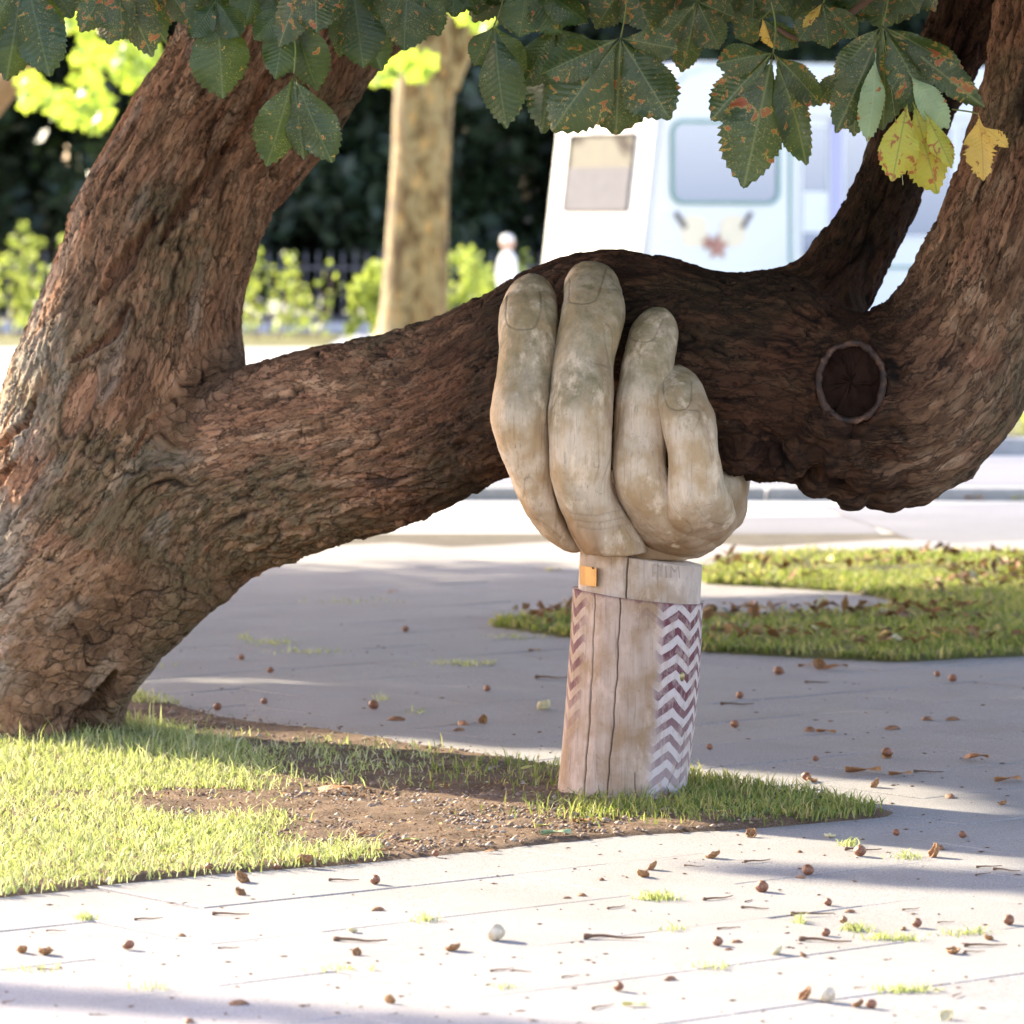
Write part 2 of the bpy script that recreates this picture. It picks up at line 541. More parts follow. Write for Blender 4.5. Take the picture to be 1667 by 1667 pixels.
sheet('ground', [(-900, -100), (900, -100), (900, 1500), (-900, 1500)], -0.045, MAT['joint'])
sheet('far_path', [(-40, 25.0), (40, 22.0), (60, 110), (-60, 110)], -0.012, MAT['farpath'])
a0 = [(G(1195, 838)), G(1400, 836), G(1480, 905), G(1100, 905), G(1100, 880)]
sheet('asphalt_path', [(p.x, p.y) for p in a0], -0.008, MAT['asphalt'])
a1 = [G(1330, 822), G(1500, 818), G(1900, 815), G(1900, 903), G(1560, 903)]
sheet('asphalt_path', [(p.x, p.y) for p in a1], -0.004, MAT['asphalt'])
sheet('road', [(-40, 30.0), (40, 28.2), (40, 32.4), (-40, 33.0)], -0.008, MAT['asphalt'])
sheet('lawn', [(4.0, 33.2), (16, 33.0), (16, 40), (3.4, 39)], 0.02, MAT['lawn'])
sheet('lawn', [(-16, 62.5), (-2.5, 62.5), (-2.5, 71), (-16, 71)], 0.0, MAT['lawn'])
# kerbs as real steps
kb = empty('kerb', (0, 0, 0)); tag(kb, kind='structure')
for k in range(14):
    x = -3.0 + k * 1.0
    bm = bmesh.new(); add_box(bm, (0, 0, 0), (0.99, 0.14, 0.12)); bmesh.ops.bevel(bm, geom=bm.edges[:], offset=0.012, segments=1, affect='EDGES')
    o = link('kerb_stone', bm_mesh('kerb_stone', bm), MAT['kerb'], kb, loc=(x, 27.65 - 0.02 * x, 0.0))
for k in range(12):
    bm = bmesh.new(); add_box(bm, (0, 0, 0), (0.99, 0.16, 0.16)); bmesh.ops.bevel(bm, geom=bm.edges[:], offset=0.012, segments=1, affect='EDGES')
    o = link('kerb_stone', bm_mesh('kerb_stone', bm), MAT['kerb'], kb, loc=(2.6 + k * 1.0, 33.05, 0.03))

BED = [G(*p) for p in [(-500, 1515), (0, 1460), (300, 1428), (600, 1402), (1000, 1362), (1250, 1346), (1440, 1329), (1455, 1322), (1400, 1311), (1250, 1285), (1120, 1264), (900, 1246), (600, 1201), (350, 1166), (210, 1129), (0, 1110), (-400, 1100)]]
BEDP = [(p.x, p.y) for p in BED]
GR2 = [G(*p) for p in [(795, 1019), (860, 1028), (930, 1037), (1145, 1061), (1300, 1069), (1470, 1078), (1667, 1067), (2000, 1050), (2000, 900), (1667, 904), (1300, 903), (1200, 911), (1135, 932), (1145, 950), (1300, 958), (1400, 966), (1490, 985), (1400, 1000), (1200, 1004), (1080, 1002), (930, 1000), (860, 1008)]]
GR2P = [(p.x, p.y) for p in GR2]


def soil_patch(name, poly, mat, amp, base, step=0.03):
    xs = [p[0] for p in poly]; ys = [p[1] for p in poly]
    X = np.arange(min(xs) - .2, max(xs) + .2, step); Y = np.arange(min(ys) - .2, max(ys) + .2, step)
    gx, gy = np.meshgrid(X, Y)
    ins = in_poly(gx, gy, poly)
    z = base + amp * (0.5 * noise(gx * 2, gy * 2, 0.3) + 0.35 * noise(gx * 9, gy * 9, 1.3) + 0.2 * noise(gx * 25, gy * 25, 2.0))
    mk = ins.astype(float)
    for _ in range(int(.05 / step) + 1):
        mk = (mk + np.roll(mk, 1, 0) + np.roll(mk, -1, 0) + np.roll(mk, 1, 1) + np.roll(mk, -1, 1)) / 5
    z = -.007 + .010 * sstep(.3, .62, mk) + np.maximum(z, .002) * sstep(.5, .98, mk)
    ins = mk > .02
    idx = -np.ones(ins.shape, int)
    keep = ins
    idx[keep] = np.arange(keep.sum())
    v = np.stack([gx[keep], gy[keep], z[keep]], 1)
    a, b, c, d = idx[:-1, :-1], idx[:-1, 1:], idx[1:, 1:], idx[1:, :-1]
    ok = (a >= 0) & (b >= 0) & (c >= 0) & (d >= 0)
    f = np.stack([a[ok], b[ok], c[ok], d[ok]], 1)
    o = link(name, np_mesh(name, v, f, True), mat)
    tag(o, kind='structure')
    return o


soil_patch('soil_bed', BEDP, MAT['soil'], 0.02, 0.006, 0.02)
soil_patch('soil', GR2P, MAT['lawn'], 0.02, 0.018, 0.05)

sheet('paving_bed', [(-4, 8), (4, 8), (4.5, 24.5), (-4.5, 24.5)], -0.007, MAT['joint'])
for sd in (-1, 1):
    sheet('paving_margin', [(sd * .8, 6), (sd * 14, 6), (sd * 14, 23.6), (sd * 2.6, 23.6), (sd * .88, 8.2)], -0.0045, MAT['slab'])
sheet('paving_margin', [(-14, 2), (14, 2), (14, 6), (1.25, 8.9), (-1.25, 8.9), (-14, 6)], -0.006, MAT['slab'])
# paving slabs, each its own piece
pav = empty('paving'); tag(pav, kind='structure')
protos = []
for k in range(5):
    bm = bmesh.new(); add_box(bm, (0, 0, -0.02), (0.6165, 0.4665, 0.04))
    for v in bm.verts: v.co.x += random.uniform(-.0015, .0015); v.co.y += random.uniform(-.0015, .0015)
    top = [e for e in bm.edges if all(v.co.z > -0.01 for v in e.verts)]
    bmesh.ops.bevel(bm, geom=top, offset=0.002, segments=1, affect='EDGES')
    me = bm_mesh('paving_slab', bm); me.materials.append(MAT['slab']); protos.append(me)
ANG = R(38.7)
da = Vector((math.cos(ANG), math.sin(ANG), 0)); db = Vector((-math.sin(ANG), math.cos(ANG), 0))
org = G(700, 1496)
SL = []
for i in range(-30, 45):
    for j in range(-40, 50):
        c = org + da * ((i + 0.5) * 0.62 + (0.31 if j % 2 else 0)) + db * ((j + 0.5) * 0.47)
        if c.y < 8.6 or c.y > 23.6 + 0.1 * c.x: continue
        if abs(c.x) > c.y * 0.1097 + 0.36: continue
        cx = [c.x + da.x * s * .3 + db.x * t * .22 for s in (-1, 0, 1) for t in (-1, 0, 1)]
        cy = [c.y + da.y * s * .3 + db.y * t * .22 for s in (-1, 0, 1) for t in (-1, 0, 1)]
        if in_poly(cx, cy, BEDP).all() or in_poly(cx, cy, GR2P).all(): continue
        SL.append(c)
SL.sort(key=lambda c: c.y)
for c in SL[:298]:
    o = link('paving_slab', random.choice(protos), None, pav, loc=(c.x, c.y, random.uniform(-0.0025, 0.0)))
    o.rotation_euler = (random.gauss(0, .0025), random.gauss(0, .0025), ANG + (math.pi if random.random() < .5 else 0))
print('slabs', len(SL))


# ------------------------------------------------------------ grass (blades)
def blades(name, pts, hmin, hmax, wd, mat, lean=0.5, label=None):
    n = len(pts)
    h = rng.uniform(hmin, hmax, n) * rng.choice([1, 1, 1, 1.5], n)
    az = rng.uniform(0, 2 * math.pi, n); ln = rng.uniform(0.1, lean, n) * h
    wa = rng.uniform(0, math.pi, n)
    wx = np.cos(wa) * wd * rng.uniform(.6, 1.3, n); wy = np.sin(wa) * wd
    b = pts
    dx = np.cos(az) * ln; dy = np.sin(az) * ln
    z0 = b[:, 2]
    v = np.stack([
        np.stack([b[:, 0] - wx, b[:, 1] - wy, z0], 1), np.stack([b[:, 0] + wx, b[:, 1] + wy, z0], 1),
        np.stack([b[:, 0] + dx * .4 + wx * .8, b[:, 1] + dy * .4 + wy * .8, z0 + h * .6], 1), np.stack([b[:, 0] + dx * .4 - wx * .8, b[:, 1] + dy * .4 - wy * .8, z0 + h * .6], 1),
        np.stack([b[:, 0] + dx * 1.3, b[:, 1] + dy * 1.3, z0 + h * .95], 1)], 1).reshape(-1, 3)
    i = np.arange(n) * 5
    o = link(name, np_mesh(name, v, [np.stack([i, i + 1, i + 2, i + 3], 1), np.stack([i + 3, i + 2, i + 4], 1)]), mat)
    tag(o, label, 'grass', None, 'stuff')
    return o


def scatter(poly, n, densfn):
    xs = [p[0] for p in poly]; ys = [p[1] for p in poly]
    x = rng.uniform(min(xs), max(xs), n); y = rng.uniform(min(ys), max(ys), n)
    k = in_poly(x, y, poly)
    x = x[k]; y = y[k]
    k = rng.uniform(0, 1, len(x)) < densfn(x, y)
    return np.stack([x[k], y[k], np.full(k.sum(), 0.005)], 1)


def px(x, y, z=0.0):
    return 833.5 + F * x / y, 370 + F * (CAMH - z) / y


def dens_bed(x, y):
    u, v = px(x, y)
    n = noise(x * 3, y * 3, 5.0) * 0.5 + 0.25 * noise(x * 9, y * 9, 2)
    left = sstep(470, 380, u + 60 * n - (v - 1250) * 0.2 * (v > 1330)) * (v > 1180)
    left = np.maximum(left, sstep(1370, 1395, v + 30 * n) * sstep(640, 560, u))
    left = left * np.where(v < 1245, sstep(20, -20, u + 50 * n - (215 + np.clip(v - 1165, 0, 200) * 3.0)), 1.0)
    # bare hollow inside the left grass
    hol = np.exp(-(((u - 330) / 150) ** 2 + ((v - 1312) / 28) ** 2) * 1.3)
    left = left * (1 - 0.97 * sstep(0.28, 0.5, hol + 0.3 * n))
    hol2 = np.exp(-(((u - 130) / 70) ** 2 + ((v - 1300) / 9) ** 2))
    left *= 1 - 0.8 * hol2
    back = 0.20 * sstep(1190, 1215, v - (u - 400) * 0.08) * sstep(1298, 1270, v) * (u > 380) * (u < 930) * (n > -0.1)
    post = 0.9 * np.exp(-(((u - 1010) / 110) ** 2 + ((v - 1322) / 15) ** 2))
    tail = 0.95 * (u > 1100) * sstep(1360, 1330, v + 25 * n) * sstep(1440, 1400, u)
    tl = 0.8 * (u > 205) * (u < 290) * (v < 1150)
    return np.clip(left + back + post * (n > -.25) + tail + tl, 0, 1)


pts = scatter(BEDP, 210000, dens_bed)
pts[:, :2] += rng.normal(0, .012, (len(pts), 2)) * rng.choice([1, 1, 2.5], (len(pts), 1))
u_, v_ = px(pts[:, 0], pts[:, 1])
near = u_ < 700
blades('lawn_grass', pts[near], 0.010, 0.034, 0.0022, MAT['grass'], 1.0, 'short sunlit grass growing around the foot of the leaning tree')
blades('shaded_grass', pts[~near], 0.012, 0.042, 0.0022, MAT['grass_verge'], 0.8, 'green grass tufts growing around the foot of the carved post')
# longer blades against the trunk foot
def dens_long(x, y):
    u, v = px(x, y)
    n = noise(x * 5, y * 5, 8.0)
    a = sstep(1275, 1205, v - u * 0.06) * sstep(20, -30, u + 60 * n - (215 + np.clip(v - 1165, 0, 70) * 3.0)) * (v > 1175)
    return a * (0.12 + 0.6 * sstep(-.1, .4, n + .4 * noise(x * 16, y * 16, 3)))
pts = scatter(BEDP, 60000, dens_long)
blades('tall_grass', pts, 0.025, 0.075, 0.0024, MAT['grass'], 0.45, 'longer bright grass standing against the foot of the trunk')
pts = scatter(GR2P, 170000, lambda x, y: 0.55 + 0.8 * noise(x * 1.5, y * 1.5, 3))
blades('verge_grass', pts, 0.014, 0.040, 0.005, MAT['grass_verge'], 0.8, 'green grass patch with fallen leaves behind the carved post')
# tufts growing in the paving joints
jp = []
for (u, v, L, k, s) in [(1070, 1463, 34, 1, 500), (1450, 1528, 45, 1, 350), (1390, 1512, 22, 1, 260), (1575, 1520, 50, 1, 200), (1480, 1612, 50, 1, 260), (1300, 1500, 14, 1, 120), (1380, 1375, 18, 1, 160), (1475, 1395, 25, 1, 160),
                        (140, 1495, 16, 1, 120), (690, 1497, 22, 1, 120), (1160, 1575, 45, 1, 90), (60, 1578, 60, 1, 60), (560, 1580, 60, 1, 90), (1100, 1514, 25, 1, 60), (820, 1608, 60, 1, 70), (250, 1608, 40, 1, 60),
                        (445, 1047, 40, 1, 300), (400, 1040, 15, 0, 100), (750, 1080, 50, 0, 300), (620, 1138, 20, 0, 100), (680, 1160, 25, 0, 60), (500, 1062, 60, 0, 250), (830, 1037, 60, 0, 160), (570, 980, 90, 0, 150), (240, 1088, 40, 0, 100), (1560, 1055, 30, 0, 100)]:
    for _ in range(int(s * .45)):
        jp.append((*G(u + random.gauss(0, L * .5), v + random.gauss(0, 2.2))[:2], -0.004))
blades('joint_grass', np.array(jp), 0.006, 0.022, 0.002, MAT['grass'], 1.2, 'thin tufts of grass growing in the paving joints')

# ------------------------------------------------------------ the leaning chestnut tree
tree = empty('chestnut_tree', (-1.6, 14.6, 0))
tag(tree, 'old leaning chestnut tree with red-brown bark whose low limb rests in the carved wooden hand', 'tree')

A = [(560, -420, 760, -300, 14.6, .8), (440, -240, 680, -110, 14.6, .8), (350, -70, 610, 80, 14.55, .85), (290, 45, 562, 185, 14.5, .85), (203, 186, 470, 303, 14.45, .85), (137, 300, 425, 395, 14.4, .85),
     (86, 440, 392, 492, 14.4, .9), (28, 565, 402, 620, 14.45, .95), (-12, 690, 420, 790, 14.55, 1.0), (-40, 850, 385, 905, 14.6, 1.0), (-58, 1000, 300, 1012, 14.65, 1.0), (-76, 1120, 225, 1110, 14.7, 1.0), (-92, 1240, 195, 1200, 14.75, 1.0), (-100, 1300, 185, 1260, 14.75, .9)]
A2 = [(345, 350, 425, 378, 14.5, 1.0), (425, 215, 528, 243, 14.52, .9), (495, 110, 605, 130, 14.55, .9), (550, 20, 680, 50, 14.6, .9), (620, -120, 760, -90, 14.6, .9)]
B = [(60, 930, 170, 1180, 14.65, .8), (130, 770, 265, 1075, 14.55, .8), (250, 650, 395, 955, 14.4, .8), (395, 595, 485, 912, 14.25, .85), (505, 567, 585, 878, 14.1, .9), (605, 545, 665, 852, 13.95, .95),
     (715, 512, 750, 812, 13.78, 1.0), (815, 462, 835, 775, 13.62, 1.0), (900, 425, 905, 768, 13.53, 1.0), (985, 408, 995, 770, 13.48, 1.0), (1080, 419, 1090, 775, 13.45, 1.0), (1180, 447, 1190, 780, 13.42, 1.0), (1290, 452, 1290, 785, 13.4, .95),
     (1375, 505, 1380, 812, 13.38, .95), (1428, 497, 1500, 815, 13.36, .95), (1462, 466, 1622, 732, 13.34, .95), (1490, 420, 1695, 610, 13.32, .95), (1530, 340, 1760, 450, 13.3, .95), (1570, 250, 1800, 330, 13.3, .95),
     (1596, 150, 1830, 190, 13.3, .95), (1614, 50, 1850, 60, 13.3, .95), (1630, -80, 1850, -80, 13.3, .95), (1650, -260, 1850, -270, 13.3, .95)]
D = [(1210, 490, 1370, 620, 13.5, .9), (1235, 452, 1400, 530, 13.55, .85), (1300, 428, 1425, 488, 13.62, .85), (1350, 365, 1455, 425, 13.7, .85), (1392, 285, 1495, 325, 13.75, .85), (1432, 190, 1535, 225, 13.8, .85), (1475, 110, 1580, 140, 13.85, .85), (1512, 25, 1630, 50, 13.9, .85), (1545, -80, 1680, -60, 13.9, .85), (1600, -260, 1720, -240, 14.0, .9)]
FL = [(-300, 1150, -100, 1330, 14.2, .9), (-120, 1060, 60, 1300, 14.25, .8), (-40, 1080, 130, 1290, 14.45, .8)]
tubes = [ring_tube(A), ring_tube(A2), ring_tube(B), ring_tube(D)]
parts = [(t[0], t[1], t[2]) for t in tubes]
for (u, v, r, dy) in [(1205, 742, 40, -.2), (1262, 757, 34, -.2), (1335, 790, 34, -.15), (1385, 796, 38, -.12), (1445, 800, 40, -.1), (1300, 740, 38, -.22), (1420, 770, 44, -.2), (1500, 790, 36, -.1), (1370, 745, 40, -.24), (1560, 760, 34, -.08),
                      (1340, 700, 40, -.25), (1480, 740, 50, -.2)]:
    rr = r / F * 13.4
    parts.append(sphere_part(W(u, v, 13.4 + dy if u > 600 else 14.5 + dy), (rr, rr * .9, rr * .8)))
V, Fc = merge(parts)
me = remesh(np_mesh('trunk', V, Fc), 0.0058, 14)
co, no = get_co(me)
print('trunk verts', len(co))
NV = len(co)
ss = []; cc = []; dd = []
GR = [catmull([(*W(u, v, y), r) for u, v, y, r in L_], 8) for L_ in (
    [(-520, 1330, 14.9, .4), (-300, 1180, 14.8, .4), (-90, 1010, 14.65, .42), (90, 820, 14.5, .42), (200, 630, 14.42, .35), (255, 470, 14.4, .30), (300, 330, 14.42, .28), (345, 230, 14.45, .27), (430, 110, 14.5, .26), (480, 0, 14.55, .24), (560, -180, 14.6, .22), (660, -360, 14.6, .2)],
    [(240, 560, 14.42, .3), (330, 450, 14.45, .25), (400, 350, 14.5, .15), (475, 230, 14.52, .12), (550, 120, 14.55, .1), (615, 35, 14.6, .1), (690, -105, 14.6, .1)],
    [(-420, 1330, 14.9, .35), (-180, 1190, 14.75, .38), (40, 1040, 14.62, .35)] + [((a + c) / 2, (b + d) / 2, y, math.hypot(c - a, d - b) / 2 / F * y) for a, b, c, d, y, _ in B[1:]],
    [(1150, 590, 13.5, .28)] + [((a + c) / 2, (b + d) / 2, y, math.hypot(c - a, d - b) / 2 / F * y) for a, b, c, d, y, _ in D])]
for ti, g_ in enumerate(GR):
    ax = g_[:, :3]; rad = g_[:, 3]
    # smooth curvilinear coordinates: soft average over the axis samples
    cum = np.concatenate([[0], np.cumsum(np.linalg.norm(np.diff(ax, axis=0), axis=1))])
    tg = np.gradient(ax, axis=0); tg /= np.linalg.norm(tg, axis=1)[:, None]
    sig = 0.17
    dmin = np.full(NV, 1e9)
    for k0 in range(len(ax)):
        dmin = np.minimum(dmin, ((co - ax[k0]) ** 2).sum(1))
    sw = np.zeros(NV); as_ = np.zeros(NV); ac = np.zeros((NV, 3)); at_ = np.zeros((NV, 3)); arr_ = np.zeros(NV)
    for k0 in range(len(ax)):
        wgt = np.exp(-(((co - ax[k0]) ** 2).sum(1) - dmin) / sig ** 2)
        sw += wgt; as_ += wgt * cum[k0]; ac += wgt[:, None] * ax[k0]; at_ += wgt[:, None] * tg[k0]; arr_ += wgt * rad[k0]
    bs = as_ / sw; ac /= sw[:, None]; at_ /= np.linalg.norm(at_, axis=1)[:, None]; arr_ /= sw
    rv = co - ac; rv -= at_ * (rv * at_).sum(1)[:, None]
    rax, rrad = tubes[ti][3], tubes[ti][4]
    best = np.full(NV, 1e9)
    for k0 in range(0, len(rax)):
        best = np.minimum(best, np.sqrt(((co - rax[k0]) ** 2).sum(1)) / rrad[k0])
    N = np.cross(at_, [0, 1, 0]); N /= np.linalg.norm(N, axis=1)[:, None]
    bth = np.arctan2((rv * N).sum(1), -rv[:, 1])
    ss.append(bs); cc.append(bth * rad.mean()); dd.append(best)
ss = np.array(ss); cc = np.array(cc); dd = np.array(dd)
ww = np.exp(-9 * dd); ww /= ww.sum(0)
for i, j in ((0, 2), (1, 0), (3, 2)):          # line the coordinates up where two limbs meet
    jm = ww[i] * ww[j] * ((co[:, 1] < 14.3) if i < 2 else (co[:, 1] < 13.6))
    ss[i] += ((ss[j] - ss[i]) * jm).sum() / jm.sum(); cc[i] += ((cc[j] - cc[i]) * jm).sum() / jm.sum()


def bark_h(s, c):
    w1 = 0.10 * noise(s * 4, c * 9, 9.1) + 0.035 * noise(s * 13, c * 26, 2.7)
    w2 = 0.030 * noise(s * 3.5, c * 5, 4.4) + 0.014 * noise(s * 9, c * 16, 6.4) + 0.008 * noise(s * 26, c * 40, 8.4)
    s2 = s + w1; c2 = c + w2
    a1 = np.abs(noise(s2 * 3.0, c2 * 11, 1.5)); a2 = np.abs(noise(s2 * 5.5, c2 * 19, 7.7)); a3 = np.abs(noise(s2 * 11, c2 * 34, 3.3))
    g1 = sstep(-0.15, 0.35, noise(s * 3, c * 5, 12.0)); g2 = sstep(-0.1, 0.3, noise(s * 4, c * 7, 22.0)); g3 = sstep(-.1, .3, noise(s * 6, c * 9, 25.))
    k1 = (1 - sstep(0.0, 0.085, a1)) * g1; k2 = (1 - sstep(0.0, 0.10, a2)) * g2; k3 = (1 - sstep(0.0, 0.13, a3)) * g3
    fl = 0
    for q, (fs, fc, am) in enumerate([(6, 15, .0045), (12, 30, .004), (24, 56, .003)]):
        fl = fl + am * (2 * sstep(-.07, .07, noise(s2 * fs, c2 * fc, 31.0 + q * 7)) - 1)
    pl = noise(s2 * 5, c2 * 12, 51.0)
    h = -0.012 * k1 - 0.009 * k2 - 0.005 * k3 + fl * .55 + 0.004 * noise(s2 * 30, c2 * 70, 2.0) + .004 * pl
    crack = np.clip(k1 ** 1.3 * .9 + k2 ** 1.4 * .8 + k3 ** 1.5 * 0.5, 0, 1)
    return h, crack, pl


dom = np.argmax(ww, 0)
S0 = (ww * ss).sum(0); C0 = (ww * cc).sum(0)
H, CR, PL = bark_h(S0, C0)
mis = np.hypot(ss[0] - ss[2], (cc[0] - cc[2]))
jn = np.clip(sstep(.03, .13, 4 * ww[0] * ww[2] * mis), 0, 1) * (co[:, 0] < -.3)
gx_, gy_, gz_ = co.T
wq = .03 * noise(gx_ * 9, gy_ * 9, gz_ * 9)
k3d = (1 - sstep(0, .10, np.abs(noise((gx_ * .8 - gz_ * .5 + wq) * 16, gy_ * 8, (gz_ * .8 + gx_ * .5 + wq) * 9)))) * sstep(-.1, .3, noise(gx_ * 9, gy_ * 9, gz_ * 9 + 5))
H = H * (1 - jn) + jn * (.007 * noise(gx_ * 14, gy_ * 14, gz_ * 10) + .004 * noise(gx_ * 40, gy_ * 40, gz_ * 26) - .010 * k3d)
CR = CR * (1 - jn) + jn * .9 * k3d
X, Y, Z = co.T
U, Vp = px(X, Y, Z)
front = no[:, 1] < 0.35
# warty roughness at the burr and big lumps
burr = np.exp(-(((U - 1370) / 170) ** 2 + ((Vp - 770) / 70) ** 2)) * (U > 600)
H += burr * (0.022 * noise(X * 11, Y * 11, Z * 11) + 0.012 * noise(X * 26, Y * 26, Z * 26))
H += 0.010 * noise(X * 3.2, Y * 3.2, Z * 3.2) + 0.004 * noise(X * 8, Y * 8, Z * 8)
CR = np.clip(CR + burr * (1 - sstep(0, .12, np.abs(noise(X * 13, Y * 13, Z * 13 + 3)))) * .8, 0, 1)
# colours
red = sstep(0.02, 0.30, noise(S0 * 2.4, C0 * 5, 40.0) + 0.5 * noise(S0 * 6, C0 * 16, 41.0) + 0.30 * sstep(600, 900, Vp) * 1.0 * (U > 400) * (U < 1100) + .05)
left = (U < 600)
red = np.maximum(red, 0.85 * left * sstep(0, 120, U - (420 - 0.62 * (Vp - 100)) * 1.0) * (Vp < 620) * (0.75 + 0.5 * noise(X * 8, Y, Z * 8)))
rpatch = sstep(0.46, 0.54, noise(S0 * 7, C0 * 13, 55.0) + .12 * noise(S0 * 30, C0 * 30, 3))
rpatch = rpatch * (1 - jn); red = red * (1 - .6 * jn)
red = np.clip(np.maximum(red * .62, rpatch * .9), 0, 1)
H -= 0.003 * rpatch
pale = sstep(0.25, 0.5, noise(S0 * 4, C0 * 9, 60.0)) * .35 * (U < 350)
pale = np.maximum(pale, sstep(120, 20, U - (640 - Vp) * .12) * (Vp > 430) * .75 * sstep(-.35, .15, noise(S0 * 5, C0 * 20, 61.)))  # left edge paler: raking sunlight painted into the bark
moss = sstep(0.0, 0.4, noise(X * 2.5, Y * 2.5, Z * 2.5 + 9) + .35 * np.exp(-(((U - 330) / 170) ** 2 + ((Vp - 830) / 170) ** 2)) * 1.6 - .05)
moss = moss * (0.5 + .5 * sstep(-.2, .2, noise(X * 22, Y * 22, Z * 22)))
# particular scars seen on the trunk
def poly_dist(P):
    P = np.array(P, float)
    best = np.full(NV, 1e9); tt = np.zeros(NV)
    for i in range(len(P) - 1):
        a, b = P[i, :2], P[i + 1, :2]; d = b - a
        t = np.clip(((U - a[0]) * d[0] + (Vp - a[1]) * d[1]) / (d @ d), 0, 1)
        w_ = P[i, 2] * (1 - t) + P[i + 1, 2] * t
        q = np.hypot(U - a[0] - t * d[0], Vp - a[1] - t * d[1]) / w_
        m_ = q < best; best[m_] = q[m_]
    return best
jit = 0.5 * noise(X * 30, Y * 30, Z * 30)
for P, dep in [([(437, 120, 5), (420, 165, 9), (398, 210, 9), (372, 242, 8)], .012), ([(372, 235, 5), (345, 275, 12), (318, 315, 16), (285, 355, 11), (262, 395, 4)], .020), ([(252, 352, 4), (225, 395, 10), (190, 445, 13), (155, 492, 4)], .020),
               ([(208, 495, 3), (185, 545, 10), (150, 568, 8), (118, 588, 3)], .016), ([(60, 645, 4), (38, 690, 6), (-10, 735, 6)], .014), ([(22, 755, 4), (0, 785, 7), (-20, 800, 5)], .012), ([(240, 700, 3), (225, 730, 6), (215, 745, 4)], .01), ([(186, 1098, 6), (160, 1145, 16), (135, 1200, 26)], .035), ([(560, 610, 5), (600, 590, 3)], .0), ([(690, 575, 12), (715, 565, 5)], .003)]:
    q = poly_dist(P) + jit
    m_ = (1 - sstep(.6, 1.25, q)) * front
    H -= 1.6 * dep * m_
    red = np.maximum(red, m_ * (0.95 if dep < .04 else 0))
    CR = np.where(m_ > .1, np.clip(CR * (1 - m_) + m_ * (0.35 if dep < .04 else .8) * (1 if dep > .012 else .2), 0, 1), CR)
    moss = moss * (1 - m_); pale = pale * (1 - m_)
    rim = np.exp(-((q - 1.5) / .35) ** 2) * front
    H += 0.006 * rim * (dep > .01)
# grown-over oval wound
ex = (U - 130) * .94 + (Vp - 655) * .34; ey = -(U - 130) * .34 + (Vp - 655) * .94
q = np.hypot(ex / 24, ey / 62)
m_ = (1 - sstep(.85, 1.0, q)) * front
H = H * (1 - .7 * m_) - 0.004 * m_ + 0.010 * np.exp(-((q - 1.15) / .12) ** 2) * front
CR = np.clip(CR * (1 - .8 * m_) + .7 * np.exp(-((q - 1.0) / .06) ** 2) * front, 0, 1); red = np.maximum(red, .7 * m_); moss *= 1 - m_
q = np.hypot((U - 1386) / 53, (Vp - 622) / 64) + .05 * noise(X * 18, Y * 18, Z * 18)
kf = front * (U > 1250)
H = np.where((q < 1.0) & kf, H * .3 - 0.055, H) + 0.032 * np.exp(-((q - 1.20) / .19) ** 2) * kf * (1 + .8 * noise(X * 25, Y * 25, Z * 25))
CR = np.clip(CR + .8 * np.exp(-((q - 1.36) / .10) ** 2) * kf * (.4 + .8 * noise(X * 9, Y * 9, Z * 9)), 0, 1)
red = np.maximum(red, .5 * np.exp(-((q - 1.12) / .16) ** 2) * kf)
co = co + no * H[:, None]
set_co(me, co)
at = me.attributes.new('bcol', 'FLOAT_COLOR', 'POINT')
at.data.foreach_set('color', np.stack([CR, np.clip(red, 0, 1), np.clip(pale, 0, 1), np.clip(moss, 0, 1)], 1).astype(np.float32).ravel())
at = me.attributes.new('bk', 'FLOAT_VECTOR', 'POINT')
at.data.foreach_set('vector', np.stack([S0, C0, 0 * S0], 1).astype(np.float32).ravel())
at = me.attributes.new('junction', 'FLOAT', 'POINT')
at.data.foreach_set('value', np.clip(jn, 0, 1).astype(np.float32))
print('junction', jn.mean(), mis.mean())
at = me.attributes.new('limb', 'FLOAT', 'POINT')  # weight of the shade painted on the log and second limb
limb_shade = np.clip(ww[2] * sstep(480, 820, U) * (1 - .75 * sstep(1420, 1560, U)) + ww[3], 0, 1) * (U > 400)
at.data.foreach_set('value', limb_shade.astype(np.float32))
me.shade_smooth()
trunk = link('trunk', me, MAT['bark'], tree)

